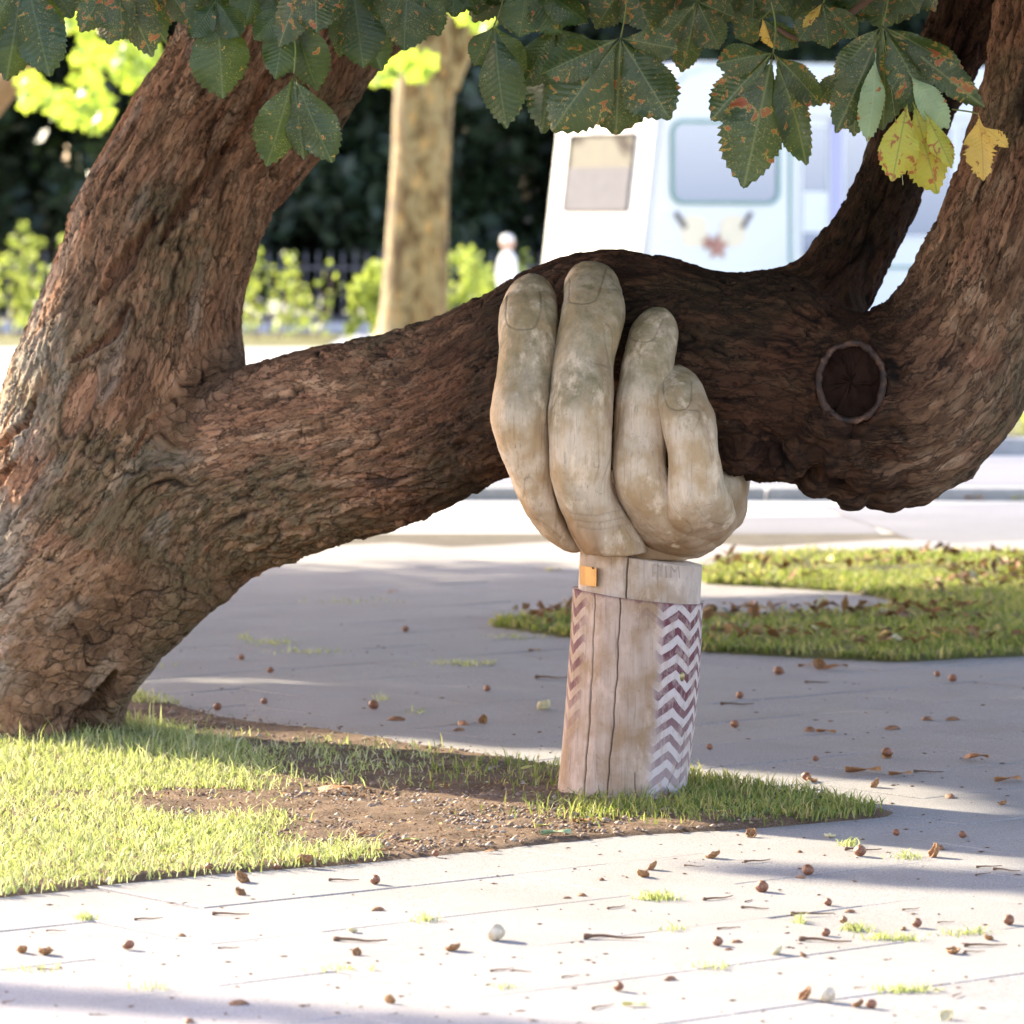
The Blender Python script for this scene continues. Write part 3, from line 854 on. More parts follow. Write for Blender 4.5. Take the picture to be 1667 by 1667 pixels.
# sawn branch stub with its callus ring
def stub():
    cx = W(1386, 622, 13.07)
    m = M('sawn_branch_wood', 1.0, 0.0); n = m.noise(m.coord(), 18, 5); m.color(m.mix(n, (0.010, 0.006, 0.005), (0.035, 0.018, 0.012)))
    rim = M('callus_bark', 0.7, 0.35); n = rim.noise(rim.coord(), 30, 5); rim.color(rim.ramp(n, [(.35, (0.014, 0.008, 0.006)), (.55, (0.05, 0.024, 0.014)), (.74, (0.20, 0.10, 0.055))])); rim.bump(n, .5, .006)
    seg = 160; rs_ = 14; v = []
    for k in range(seg):
        A_ = 2 * math.pi * k / seg
        ca, sa = math.cos(A_), math.sin(A_)
        w0 = 1 + .05 * float(noise(ca * 2, sa * 2, 1.)) + .02 * float(noise(ca * 6, sa * 6, 2.))
        rt = .0095 * (1 + .35 * float(noise(ca * 4, sa * 4, 5.)))
        for q in range(rs_):
            B_ = 2 * math.pi * q / rs_; r2 = rt * (1 + .28 * float(noise(ca * 14 + math.cos(B_), sa * 14 + math.sin(B_), 7.)))
            v.append((cx.x + (.091 * w0 + r2 * math.cos(B_)) * ca, cx.y + .012 + 1.3 * r2 * math.sin(B_), cx.z + (.109 * w0 + r2 * math.cos(B_)) * sa))
    ii = np.arange(seg); f = np.concatenate([np.stack([ii * rs_ + q, ((ii + 1) % seg) * rs_ + q, ((ii + 1) % seg) * rs_ + (q + 1) % rs_, ii * rs_ + (q + 1) % rs_], 1) for q in range(rs_)])
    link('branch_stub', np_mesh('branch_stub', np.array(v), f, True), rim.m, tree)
    bm = bmesh.new()
    rr_ = [[bm.verts.new((cx.x + .086 * q * math.cos(a), cx.y + .034 + .012 * q + .010 * float(noise(q * 3 * math.cos(a), q * 3 * math.sin(a), 3.)) - .006 * (float(noise(6 * math.cos(a), 6 * math.sin(a), q)) > .25), cx.z + .104 * q * math.sin(a))) for a in [2 * math.pi * k / 60 for k in range(60)]] for q in (.05, .2, .35, .5, .65, .8, .92, 1.02)]
    for k in range(7):
        for q in range(60): bm.faces.new((rr_[k][q], rr_[k][(q + 1) % 60], rr_[k + 1][(q + 1) % 60], rr_[k + 1][q]))
    bm.faces.new(rr_[0])
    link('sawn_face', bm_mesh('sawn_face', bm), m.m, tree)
stub()


# ------------------------------------------------------------ hanging chestnut leaves
def leaflet_mesh(name, wr, fold, curl, seedv, rag=0.0):
    r_ = random.Random(seedv)
    n = 40; hc = 4
    v = []; uv = []
    def width(t):
        a = (t ** 0.85) * 1.0
        q_ = max(0.0, (t - 0.60) / 0.40)
        b = (1 - q_ ** 2.3) * (1 if q_ < .8 else 1 - .35 * (q_ - .8) / .2)
        base = math.sin(min(t / 0.64, 1) * math.pi / 2) ** 1.75
        tipw = b
        return base * tipw
    for i in range(n + 1):
        t = i / n
        ser = 1 + (0.055 if i % 2 else -0.035) + r_.uniform(-.025, .025)
        w_ = wr * 0.5 * width(t) * (ser if .12 < t < .97 else 1)
        wl = w_ * (1 + .12 * math.sin(6 * t + seedv) * .6 - (rag * r_.random() if t > .5 else 0)); wr_ = w_ * (1 + .12 * math.sin(5 * t + seedv * 2) * .6 - (rag * r_.random() if t > .5 else 0))
        bend = -curl * t * t
        for k in range(-hc, hc + 1):
            s = k / hc
            ww_ = wl if k < 0 else wr_
            x = s * ww_
            z = bend + fold * abs(s) * ww_ * 1.0 + 0.0045 * math.sin((t - abs(s) * .1) * 17 * 2 * math.pi) * abs(s) * .45 + .02 * math.sin(4 * t * math.pi + seedv + s) * s
            y = t + abs(s) * 0.012 * (1 if i % 2 else -1) - abs(s) * ww_ * 0.1
            v.append((x, y, z)); uv.append((0.5 + s * ww_, t))
    m = 2 * hc + 1
    f = [(i * m + k, i * m + k + 1, (i + 1) * m + k + 1, (i + 1) * m + k) for i in range(n) for k in range(m - 1)]
    return np_mesh(name, np.array(v), np.array(f), True, uv)


LFM = {}
def leaflet_for(matname, wr):
    key = (matname, round(wr * 8) / 8)
    if key not in LFM:
        LFM[key] = []
        for k in range(4):
            me_ = leaflet_mesh('leaflet', key[1], random.uniform(-.42, -.12), random.uniform(.03, .22), random.random() * 9, .09 if matname != 'leaf_gold' else .4)
            me_.materials.append(MAT[matname]); LFM[key].append(me_)
    return random.choice(LFM[key])


def petiole_mesh(a, b, r):
    bm = bmesh.new()
    a = Vector(a); b = Vector(b); ax = (b - a).normalized(); n1 = ax.orthogonal().normalized(); n2 = ax.cross(n1)
    rows = []
    for k in range(6):
        t = k / 5; c = a.lerp(b, t) + Vector((0.01 * math.sin(t * 3.1), .008 * math.sin(t * 3.1), 0))
        rows.append([bm.verts.new(c + (n1 * math.cos(q) + n2 * math.sin(q)) * r) for q in [k2 * math.pi / 3 for k2 in range(6)]])
    for k in range(5):
        for q in range(6): bm.faces.new((rows[k][q], rows[k][(q + 1) % 6], rows[k + 1][(q + 1) % 6], rows[k + 1][q]))
    return bm_mesh('leaf', bm, True)


def make_leaf(apex, Y, tips, mat='leaf', stem=None, label=None):
    ap = W(apex[0], apex[1], Y)
    if stem is None: st = ap + Vector((random.uniform(-.03, .03), random.uniform(.02, .08), random.uniform(.12, .2)))
    else: st = W(stem[0], stem[1], Y + .05)
    lf = link('leaf', petiole_mesh(st, ap, 0.0022), MAT['petiole'], tree)
    if label: lf['label'] = label
    for tp in tips:
        tu, tv, wpx = tp[:3]
        mt = tp[3] if len(tp) > 3 else mat
        st_ = W(tp[4][0], tp[4][1], Y - .01) if len(tp) > 4 else ap
        dy = random.uniform(-.05, .03)
        tip = W(tu, tv, Y + dy)
        yv = tip - st_; L = yv.length; yv = yv.normalized()
        nrm = Vector((random.uniform(-.5, .5), -1, random.uniform(-.1, .6)))
        zv = (nrm - yv * nrm.dot(yv)).normalized(); xv = yv.cross(zv)
        me_ = leaflet_for(mt, min(1.1, wpx / F * Y / L))
        o = bpy.data.objects.new('leaflet', me_); C.objects.link(o)
        o.parent = lf
        M3 = Matrix((xv, yv, zv)).transposed().to_4x4()
        o.matrix_parent_inverse = Matrix.Identity(4)
        o.matrix_local = Matrix.Translation(st_) @ M3 @ Matrix.Diagonal((L, L, L, 1))
        if mt in ('leaf_yellow', 'leaf_gold') and mat not in ('leaf_gold',): o['label'] = 'yellowed leaflet with rust marks'
        if mt == 'leaf_pale': o['label'] = 'pale underside of a turned leaflet'
    return lf


make_leaf((1010, 62), 12.0, [(1004, 224, 150), (895, 205, 105), (1092, 195, 105), (880, 120, 70), (1105, 80, 60)])
make_leaf((1258, 86), 11.95, [(1152, 190, 90), (1345, 170, 60), (1212, 308, 125), (1335, 265, 82), (1170, 100, 60)])
make_leaf((1436, 42), 11.9, [(1352, 125, 62), (1582, 112, 52), (1605, 176, 58), (1368, 215, 78), (1475, 300, 10, 'leaf_pale'), (1425, 228, 52, 'leaf_pale', (1425, 88)), (1550, 208, 60, 'leaf_pale', (1480, 120)), (1530, 185, 78), (1450, 215, 100), (1452, 294, 66, 'leaf_yellow', (1478, 165)), (1530, 318, 72, 'leaf_yellow', (1486, 165)), (1552, 272, 45, 'leaf_yellow', (1505, 180))])
make_leaf((1400, 120), 12.1, [(1385, 218, 55), (1330, 160, 50)], stem=(1420, 60))
make_leaf((1135, 2), 12.1, [(1113, 122, 62), (1172, 80, 60), (1072, 78, 55), (1200, 30, 50)])
make_leaf((1240, 30), 12.2, [(1262, 78, 34, 'leaf_gold'), (1200, 62, 50), (1300, 70, 48)], stem=(1300, -40))
make_leaf((1340, 5), 12.1, [(1300, 60, 55), (1350, 75, 60), (1395, 60, 50), (1305, 40, 20, 'leaf_gold')])
make_leaf((805, 40), 12.1, [(812, 206, 82), (770, 110, 50), (850, 130, 60)], mat='leaf_dark')
make_leaf((905, 42), 12.2, [(878, 218, 100), (945, 190, 90), (850, 140, 70), (960, 110, 60)], mat='leaf_dark')
make_leaf((860, -30), 12.1, [(845, 60, 85), (915, 55, 80), (960, 30, 60)], mat='leaf_dark')
make_leaf((1020, -40), 12.15, [(1010, 40, 70), (1060, 45, 60), (970, 50, 60)])
make_leaf((665, -30), 12.0, [(652, 82, 95), (712, 62, 70), (628, 50, 60)], mat='leaf_dark')
make_leaf((575, -20), 12.1, [(590, 112, 80), (552, 95, 60), (620, 116, 70)], mat='leaf_dark')
make_leaf((512, -60), 11.95, [(515, 54, 85), (442, 70, 70), (560, 30, 60)])
make_leaf((470, 5), 12.05, [(447, 128, 72), (512, 152, 76), (475, 100, 60), (410, 60, 50)], mat='leaf_dark')
make_leaf((478, 120), 11.95, [(438, 276, 76), (534, 266, 80), (490, 262, 62)], mat='leaf_dark', stem=(470, 20))
make_leaf((352, 0), 12.0, [(364, 162, 92), (330, 70, 60), (390, 56, 60), (310, 60, 55)], mat='leaf_dark')
make_leaf((190, -50), 12.0, [(165, 68, 92), (238, 95, 72), (278, 70, 62), (205, 60, 80), (130, 50, 60)])
make_leaf((40, -50), 12.0, [(12, 132, 100), (76, 122, 84), (108, 95, 62), (-40, 90, 80)], mat='leaf_dark')
make_leaf((262, -40), 12.1, [(255, 60, 70), (305, 40, 60), (220, 30, 60)])
make_leaf((420, -50), 12.1, [(400, 40, 70), (450, 20, 60)], mat='leaf_dark')
make_leaf((740, -60), 12.2, [(735, 25, 60), (700, 20, 60), (775, 12, 50)], mat='leaf_dark')
make_leaf((1592, 185), 11.9, [(1612, 288, 66, 'leaf_gold'), (1642, 240, 30, 'leaf_gold', (1600, 205))], mat='leaf_gold', stem=(1550, 178), label='curled golden dead leaf')
make_leaf((1230, -50), 12.2, [(1225, 30, 60), (1180, 20, 60), (1280, 20, 60)])
make_leaf((1450, -50), 12.2, [(1440, 25, 70), (1500, 20, 60), (1400, 20, 60)])
# back layer that closes the canopy edge
u = -60
while u < 1500:
    Yk = random.uniform(12.3, 12.9)
    a = random.uniform(-95, -50)
    low = random.uniform(10, 48) if not (700 < u < 800 or 90 < u < 300) else random.uniform(-5, 22)
    make_leaf((u, a), Yk, [(u + random.uniform(-20, 20), low + 12, 85), (u - 55, low - 12, 75), (u + 55, low - 8, 75), (u + 80, a + 30, 50)][:3 if u % 2 else 4], mat=random.choice(['leaf', 'leaf_dark', 'leaf_dark']))
    u += random.uniform(34, 52)
# small branch that carries them
def rod(name, pts, r0, r1, mat, parent, seg=8):
    T = catmull(pts, 6)
    rows = []
    for k, p in enumerate(T):
        t = k / (len(T) - 1); r = r0 * (1 - t) + r1 * t
        d = T[min(k + 1, len(T) - 1)] - T[max(k - 1, 0)]; d = Vector(d).normalized(); n1 = d.orthogonal().normalized(); n2 = d.cross(n1)
        rows.append([Vector(p) + (n1 * math.cos(2 * math.pi * q / seg) + n2 * math.sin(2 * math.pi * q / seg)) * r for q in range(seg)])
    v = np.array([[list(x) for x in r_] for r_ in rows]).reshape(-1, 3)
    i = np.arange(seg); j = (i + 1) % seg
    f = np.concatenate([np.stack([k * seg + i, k * seg + j, (k + 1) * seg + j, (k + 1) * seg + i], 1) for k in range(len(T) - 1)])
    return link(name, np_mesh(name, v, f, True), mat, parent)


for pts_ in [[W(1700, -60, 13), W(1500, -50, 12.3), W(1330, 58, 12.15), W(1265, 46, 12.15)], [W(1900, -160, 13.2), W(1400, -110, 12.4), W(1000, -120, 12.3), W(600, -120, 12.3), W(100, -110, 12.4), (-1.6, 12.8, 2.6)],
             [(-0.6, 14.4, 3.1), (-.4, 13.4, 2.7), (-.1, 12.6, 2.45), (0.3, 12.3, 2.4)], [(1.6, 13.4, 2.7), (1.4, 12.9, 2.6), (0.9, 12.5, 2.45), (.6, 12.3, 2.35)]]:
    rod('twig_branch', [list(p) for p in pts_], 0.014, 0.006, MAT['twig'], tree)

# crown above and beside the picture: leaf sprays whose shadows fall where the photograph's shade lies
def crown():
    n = 520000
    x = rng.uniform(-14, 5, n); y = rng.uniform(6.5, 29, n); z = rng.uniform(2.45, 7.2, n)
    ok = z > 1.95 + 0.052 * y + 0.15
    # rounded dome about the tree
    ok &= ((x + 4.0) / 10.5) ** 2 + ((y - 17.0) / 12.0) ** 2 + ((z - 2.4) / 5.2) ** 2 < 1
    x, y, z = x[ok], y[ok], z[ok]
    k = z / math.tan(R(SUN_EL))
    gx = x + k * math.cos(R(SUN_AZ)); gy = y - k * math.sin(R(SUN_AZ))
    yb = np.interp(gx, [-3, -0.1, 0.02, 0.45, 0.5, 1.42, 1.5, 1.55, 9], [15.2, 14.6, 14.4, 14.2, 13.98, 13.3, 12.8, 8.0, 3])  # last stretch lets added, unseen sprays over the foreground block skylight
    band = (gx > .8) & (np.abs(gy - (12.9 - .82 * (gx - .33))) < .15)
    shade = ((gy > yb) | band) & (gy < 22.2 - 2.0 * sstep(.2, .9, gx) + .4 * noise(gx * .8, gy * .8, 1.))
    # holes that give the thin light streaks
    hole = noise(gx * .55, gy * 3.2, 4.0) > .42
    st1 = np.abs(gy - (16.3 - .22 * (gx + .5))) < .09
    shade &= ~(hole & (gy < 19) & (gy > 14.5)) & ~st1
    def strip(x0, y0, x1, y1, w0, w1):
        t = (gx - x0) / (x1 - x0)
        return (t > 0) & (t < 1.6) & (np.abs(gy - (y0 + (y1 - y0) * t)) < w0 + (w1 - w0) * t)
    shade |= strip(-1.3, 9.83, -.2, 9.34, .02, .035)
    shade |= strip(.62, 11.58, 1.25, 11.36, .01, .09)
    # far shade stripe across the road
    x, y, z = x[shade], y[shade], z[shade]
    m = len(x)
    print('crown sprays', m)
    V = []; Q = []
    c = np.stack([x, y, z], 1)
    az = rng.uniform(0, 2 * math.pi, m)
    for q in range(5):
        a = az + q * 1.2566
        L = rng.uniform(.10, .16, m); dz = rng.uniform(-.09, -.02, m)
        d = np.stack([np.cos(a) * L, np.sin(a) * L, dz], 1)
        s = np.stack([-np.sin(a), np.cos(a), rng.uniform(-.4, .4, m)], 1) * .04
        V.append(np.stack([c, c + d * .65 + s, c + d, c + d * .65 - s], 1))
    V = np.concatenate(V, 1).reshape(-1, 3)
    i = (np.arange(m * 5) * 4)
    o = link('crown', np_mesh('crown', V, np.stack([i, i + 1, i + 2, i + 3], 1)), MAT['crown'], tree)
    o['kind'] = 'stuff'
crown()

# ------------------------------------------------------------ the carved hand on its post
hand = empty('carved_hand_sculpture', (0.33, 13.2, 0))
tag(hand, 'weathered carved wooden hand on a zigzag painted post holding up the tree limb', 'sculpture')

wm = wood_mat('weathered_hand_wood', (0.60, 0.46, 0.32))
MAT['handwood'] = wm.m


def hand_part(name, rings, extra=(), voxel=0.0036, sm=14, grooves=(), power=2.3):
    if name == 'finger':
        r0 = rings[0]; vt = (r0[1] + r0[3]) / 2 - 5
        k_ = min(range(1, 5), key=lambda k: abs((rings[k][1] + rings[k][3]) / 2 - vt - 1.25 * (rings[k][2] - rings[k][0]) / 2))
        r1 = rings[k_]; v1 = (r1[1] + r1[3]) / 2; c0 = (r0[0] + r0[2]) / 2; c1 = (r1[0] + r1[2]) / 2; hw = (r1[2] - r1[0]) / 2
        dome = []
        for q in (.01, .08, .22, .42, .66):
            f_ = 1 - (1 - q); hh = hw * math.sqrt(1 - (1 - q) ** 2); cc_ = c0 + (c1 - c0) * q; vv = vt + (v1 - vt) * q
            dome.append((cc_ - hh, vv, cc_ + hh, vv, r0[4] + (r1[4] - r0[4]) * q, 1.0))
        rings = dome + rings[k_:]
    t = ring_tube(rings, 10, 36, power)
    ps = [t[:3]] + [ring_tube(e, 8, 32, power)[:3] for e in extra]
    V, Fc = merge(ps)
    me = remesh(np_mesh(name, V, Fc), voxel, sm)
    co, no = get_co(me)
    X, Y, Z = co.T
    U, Vp = px(X, Y, Z)
    H = 0.007 * noise(X * 9, Y * 9, Z * 7) + 0.0022 * noise(X * 30, Y * 30, Z * 14) + .0012 * noise(X * 80, Y * 80, Z * 8)
    # chisel facets
    H += 0.003 * np.abs(noise(X * 20, Y * 20, Z * 9))
    chk = (1 - sstep(0, .05, np.abs(noise(X * 16, Y * 16, Z * 2.2 + 4)))) * sstep(.1, .4, noise(X * 6, Y * 6, Z * 4 + 2)); H -= .0015 * chk
    dirt = chk * .45
    fr = no[:, 1] < 0.1
    for P, wpx, dep in grooves:
        P = np.array(catmull([(a, b, 0) for a, b in P], 6))[:, :2]
        best = np.full(len(co), 1e9)
        for i in range(len(P) - 1):
            a, b = P[i], P[i + 1]; d = b - a
            tt = np.clip(((U - a[0]) * d[0] + (Vp - a[1]) * d[1]) / (d @ d + 1e-9), 0, 1)
            best = np.minimum(best, np.hypot(U - a[0] - tt * d[0], Vp - a[1] - tt * d[1]))
        g = np.exp(-(best / wpx) ** 2) * fr
        H -= dep * g; dirt = np.maximum(dirt, g * min(.5, dep / .004))
    co = co + no * H[:, None]
    set_co(me, co)
    nz = noise(X * 6, Y * 6, Z * 6)
    alg_shade = sstep(1.02, 1.24, Z + .13 * nz) * .85 + .35 * sstep(.1, .45, noise(X * 7, Y * 7, Z * 4 + 5))  # algae, with shade on the upper fingers painted in as darker stain
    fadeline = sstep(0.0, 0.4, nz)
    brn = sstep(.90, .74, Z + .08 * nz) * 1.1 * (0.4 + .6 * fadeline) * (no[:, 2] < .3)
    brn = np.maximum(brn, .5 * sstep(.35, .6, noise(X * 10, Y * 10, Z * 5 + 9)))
    at = me.attributes.new('wcol', 'FLOAT_COLOR', 'POINT')
    at.data.foreach_set('color', np.stack([dirt, np.clip(alg_shade, 0, 1), np.clip(brn, 0, 1), np.ones(len(co))], 1).astype(np.float32).ravel())
    me.shade_smooth()
    return link(name, me, MAT['handwood'], hand)


# finger rows: (Lu,Lv,Ru,Rv,Y,depthratio)
f1 = [(852, 452, 880, 452, 13.26, 1.0), (824, 470, 900, 468, 13.22, 1.0), (814, 510, 908, 508, 13.16, .95), (812, 560, 906, 556, 13.11, .95), (809, 610, 900, 612, 13.07, .95), (802, 655, 895, 660, 13.03, 1.0), (802, 690, 893, 700, 13.02, 1.0), (815, 735, 896, 748, 13.03, 1.0), (833, 785, 903, 795, 13.06, 1.1), (853, 832, 920, 838, 13.11, 1.6), (880, 868, 938, 872, 13.17, 2.4), (905, 886, 950, 890, 13.2, 3.0), (915, 892, 950, 896, 13.2, 3.0)]
f2 = [(945, 430, 972, 428, 13.28, 1.0), (927, 447, 1000, 445, 13.23, 1.0), (917, 490, 1015, 486, 13.15, 1.0), (911, 535, 1016, 528, 13.1, 1.0), (903, 585, 1000, 580, 13.05, 1.0), (896, 640, 1000, 640, 13.0, 1.0), (891, 690, 998, 695, 12.98, 1.0), (895, 745, 994, 750, 12.98, 1.0), (903, 800, 998, 795, 13.01, 1.1), (918, 845, 1022, 835, 13.06, 1.4), (938, 882, 1045, 875, 13.11, 1.8), (948, 897, 1056, 897, 13.15, 2.0)]
f3 = [(1060, 504, 1076, 504, 13.16, 1.0), (1050, 508, 1084, 508, 13.15, 1.0), (1032, 520, 1098, 520, 13.13, 1.0), (1020, 560, 1103, 556, 13.1, 1.0), (1010, 605, 1098, 602, 13.06, 1.0), (1003, 655, 1085, 655, 13.03, 1.0), (998, 705, 1085, 705, 13.02, 1.0), (998, 755, 1086, 757, 13.0, 1.0), (1002, 800, 1100, 800, 13.01, 1.1), (1018, 840, 1140, 838, 13.06, 1.1), (1035, 870, 1175, 865, 13.11, 1.1), (1052, 893, 1165, 892, 13.16, 1.1), (1075, 905, 1140, 908, 13.2, 1.1)]
f4 = [(1085, 596, 1106, 596, 13.08, 1.0), (1071, 612, 1130, 612, 13.04, 1.0), (1068, 640, 1150, 645, 13.0, .95), (1078, 685, 1165, 690, 12.95, .95), (1087, 735, 1169, 740, 12.93, .95), (1088, 785, 1178, 780, 12.94, 1.0), (1084, 825, 1192, 815, 12.97, 1.0), (1078, 858, 1196, 850, 13.04, 1.0), (1085, 885, 1180, 880, 13.12, 1.0), (1100, 897, 1150, 900, 13.18, 1.0)]
palm = [(905, 770, 1200, 760, 13.3, .5), (880, 800, 1213, 785, 13.33, .8), (880, 845, 1214, 830, 13.42, 1.0), (905, 872, 1195, 862, 13.35, 1.0), (945, 892, 1165, 888, 13.28, 1.0), (965, 903, 1140, 908, 13.25, 1.0)]
heel = [(1150, 740, 1205, 740, 13.74, 1.5), (1150, 770, 1218, 768, 13.66, 2.2), (1150, 800, 1218, 798, 13.58, 2.2), (1150, 840, 1206, 835, 13.5, 2.0), (1140, 870, 1185, 868, 13.4, 1.5)]
thumb = [(1120, 560, 1180, 560, 13.9, 1.0), (1105, 620, 1195, 620, 13.93, 1.0), (1110, 700, 1205, 700, 13.9, 1.0), (1120, 770, 1212, 770, 13.8, 1.2), (1120, 830, 1200, 830, 13.6, 1.4)]
n1 = [([(826, 480), (824, 520), (834, 533), (855, 536), (872, 530), (880, 505), (880, 475)], 1.2, .0030)]
n2 = [([(928, 455), (927, 488), (940, 494), (965, 490), (975, 478), (985, 440)], 1.2, .0032)]
n3 = [([(1030, 530), (1026, 550), (1045, 556), (1062, 553), (1072, 535), (1080, 518)], 1.2, .0030)]
n4 = [([(1078, 618), (1082, 650), (1092, 664), (1112, 666), (1124, 655), (1126, 622)], 1.2, .0030)]
hand_part('finger', f1, grooves=n1 + [([(850, 845), (880, 850), (920, 880)], 1.5, .001)])
hand_part('finger', f2, grooves=n2 + [([(930, 835), (965, 840), (1010, 830)], 1.2, .0012), ([(935, 846), (970, 851), (1015, 842)], 1.2, .0012), ([(940, 857), (975, 862), (1022, 853)], 1.2, .001)])
hand_part('finger', f3, grooves=n3)
hand_part('finger', f4, grooves=n4)
hand_part('palm', palm, extra=(heel,), sm=18)
hand_part('thumb', thumb, sm=18)

# post: laminated, leaning a little, with shallow splits
def post_mat(chev):
    m = wood_mat('painted_post_wood' if chev else 'bare_collar_wood', (0.43, 0.305, 0.225) if chev else (0.46, 0.35, 0.265), algae_shade=False)
    base = m.b.inputs['Base Color'].links[0].from_socket
    uv = m.n('ShaderNodeUVMap').outputs[0]
    sx = m.n('ShaderNodeSeparateXYZ', {0: uv}); th = sx.outputs[0]; z = sx.outputs[1]   # th in degrees/360, z metres
    co = m.coord()
    if chev:
        wob = m.math('MULTIPLY', m.math('SUBTRACT', m.noise(co, 9, 3), 0.5), 0.03)
        zz = m.math('ADD', z, wob)
        tri = m.math('ABSOLUTE', m.math('SUBTRACT', m.math('FRACT', m.math('ADD', m.math('MULTIPLY', th, 12.0), 0.28)), 0.5))
        ph = m.math('FRACT', m.math('DIVIDE', m.math('SUBTRACT', zz, m.math('MULTIPLY', tri, -0.075)), 0.051))
        st = m.ramp(m.math('ABSOLUTE', m.math('SUBTRACT', ph, 0.5)), [(0.23, 1.0), (0.27, 0.0)])
        # worn away except on the right flank and a strip on the left
        thn = m.math('ADD', th, m.math('MULTIPLY', m.math('SUBTRACT', m.noise(co, 14, 3), 0.5), 0.05))
        rt = m.ramp(thn, [(0.545, 0.0), (0.57, 1.0)])
        lt = m.ramp(thn, [(0.335, 0.9), (0.36, 0.0)])
        up = m.math('MULTIPLY', m.ramp(z, [(0.47, 0.0), (0.56, 0.55)]), m.ramp(m.noise(co, 16, 3), [(0.4, 0.1), (0.6, 1.0)]))
        patch = m.math('MAXIMUM', m.math('MAXIMUM', rt, m.math('MULTIPLY', lt, m.ramp(z, [(0.12, 0.15), (0.3, 1.0)]))), up)
        wear = m.ramp(m.noise(m.mapping(co, (1, 1, .45)), 42, 5, 0.75), [(0.34, 0.30), (0.52, 1.0)])
        fd = m.ramp(z, [(0.0, 0.45), (0.2, 0.8), (0.3, 1.0)])
        white = m.mix(m.math('MULTIPLY', m.math('MULTIPLY', rt, wear), 0.75), base, (0.54, 0.47, 0.455))  # right flank whitened for reflected light, thinned by wear
        c = m.mix(m.math('MULTIPLY', m.math('MULTIPLY', m.math('MULTIPLY', st, patch), wear), fd), white, (0.125, 0.042, 0.048))
        line = m.ramp(z, [(0.553, 0.0), (0.558, 0.8)])
        c = m.mix(m.math('MULTIPLY', line, m.math('MULTIPLY', wear, .8)), c, (0.125, 0.042, 0.048))
        m.color(c)
    else:
        rt = m.ramp(m.math('ADD', th, m.math('MULTIPLY', m.math('SUBTRACT', m.noise(co, 14, 3), 0.5), 0.08)), [(0.54, 0.0), (0.66, 0.3)])
        m.color(m.mix(rt, base, (0.52, 0.46, 0.44)))  # paler right side: reflected light painted into the collar wood
    return m.m


def build_post(name, prof, mat, cracks, tilt_top, slab_flats=True):
    """prof rows: (Lu, Ru, v, Yc)  -> rings; th runs 0..1 with 0.5 facing the camera"""
    seg = 720; sub = 26
    rows = []
    T = catmull([(W(l, v, y).x, W(r, v, y).x, W(l, v, y).z, y) for (l, r, v, y) in prof], sub)
    th = np.arange(seg) / seg
    ang = (th - .5) * 2 * math.pi         # 0 = camera, + = right
    V = []; UV = []
    z0 = T[:, 2].min(); z1 = T[:, 2].max()
    D = []
    for (xl, xr, z, yc) in T:
        r = (xr - xl) / 2; cx = (xl + xr) / 2
        f = (z - z0) / (z1 - z0)
        rr = r * (1 + 0.010 * np.cos(ang * 6 + 1.0) + .006 * np.cos(ang * 11) + .004 * noise(th * 20, z * 4, 2.) + .002 * noise(th * 90, z * 12, 5.))
        dirt = np.zeros(seg)
        for (t0, t1, za, zb, wd, dep) in cracks:
            if za <= z <= zb:
                tc = t0 + (t1 - t0) * (z - za) / (zb - za) + .0012 * math.sin(z * 40) + .0008 * math.sin(z * 97)
                g = np.exp(-((th - tc) / wd) ** 2)
                rr = rr - dep * g; dirt = np.maximum(dirt, g)
        zz = z - tilt_top * f * (np.sin(ang) * r) * 1.0
        V.append(np.stack([cx + rr * np.sin(ang), yc - rr * np.cos(ang), zz], 1))
        UV.append(np.stack([th, np.full(seg, z)], 1)); D.append(dirt)
    m = len(T)
    c_top = np.array([[(T[-1, 0] + T[-1, 1]) / 2 if T[-1, 2] > T[0, 2] else (T[0, 0] + T[0, 1]) / 2, T[0, 3], max(T[0, 2], T[-1, 2])]])
    V = np.concatenate(V + [c_top]); UV = np.concatenate(UV + [np.array([[.5, .5]])]); D = np.concatenate(D + [np.zeros(1)])
    i = np.arange(seg); j = (i + 1) % seg
    f = np.concatenate([np.stack([k * seg + i, k * seg + j, (k + 1) * seg + j, (k + 1) * seg + i], 1) for k in range(m - 1)])
    topk = 0 if T[0, 2] > T[-1, 2] else m - 1
    t = np.stack([topk * seg + i, topk * seg + j, np.full(seg, m * seg)], 1)
    me = np_mesh(name, V, [f, t], True, UV)
    at = me.attributes.new('wcol', 'FLOAT_COLOR', 'POINT')
    at.data.foreach_set('color', np.stack([D, D * 0, D * 0, D * 0 + 1], 1).astype(np.float32).ravel())
    bm = bmesh.new(); bm.from_mesh(me); bmesh.ops.recalc_face_normals(bm, faces=bm.faces); bm.to_mesh(me); bm.free()
    o = link(name, me, mat, hand)
    return o


YP = 13.2
crk = [(.458, .452, .0, .62, .0014, .009), (.395, .388, .0, .30, .0018, .009), (.388, .380, .30, .6, .0015, .004), (.60, .64, .0, .10, .002, .01), (.66, .655, .0, .2, .0015, .006), (.53, .52, 0., .08, .0012, .004)]
build_post('post', [(932, 1145, 969, YP), (931, 1144, 990, YP), (927, 1141, 1060, YP), (921, 1135, 1140, YP), (914, 1126, 1220, YP), (907, 1117, 1290, YP), (905, 1114, 1330, YP)], post_mat(True), crk, 0.12)
build_post('collar', [(944, 1144, 905, YP), (943, 1143, 925, YP), (941, 1141, 960, YP), (940, 1141, 985, YP)], post_mat(False), [(.465, .458, .5, .70, .0018, .012)], 0.16)
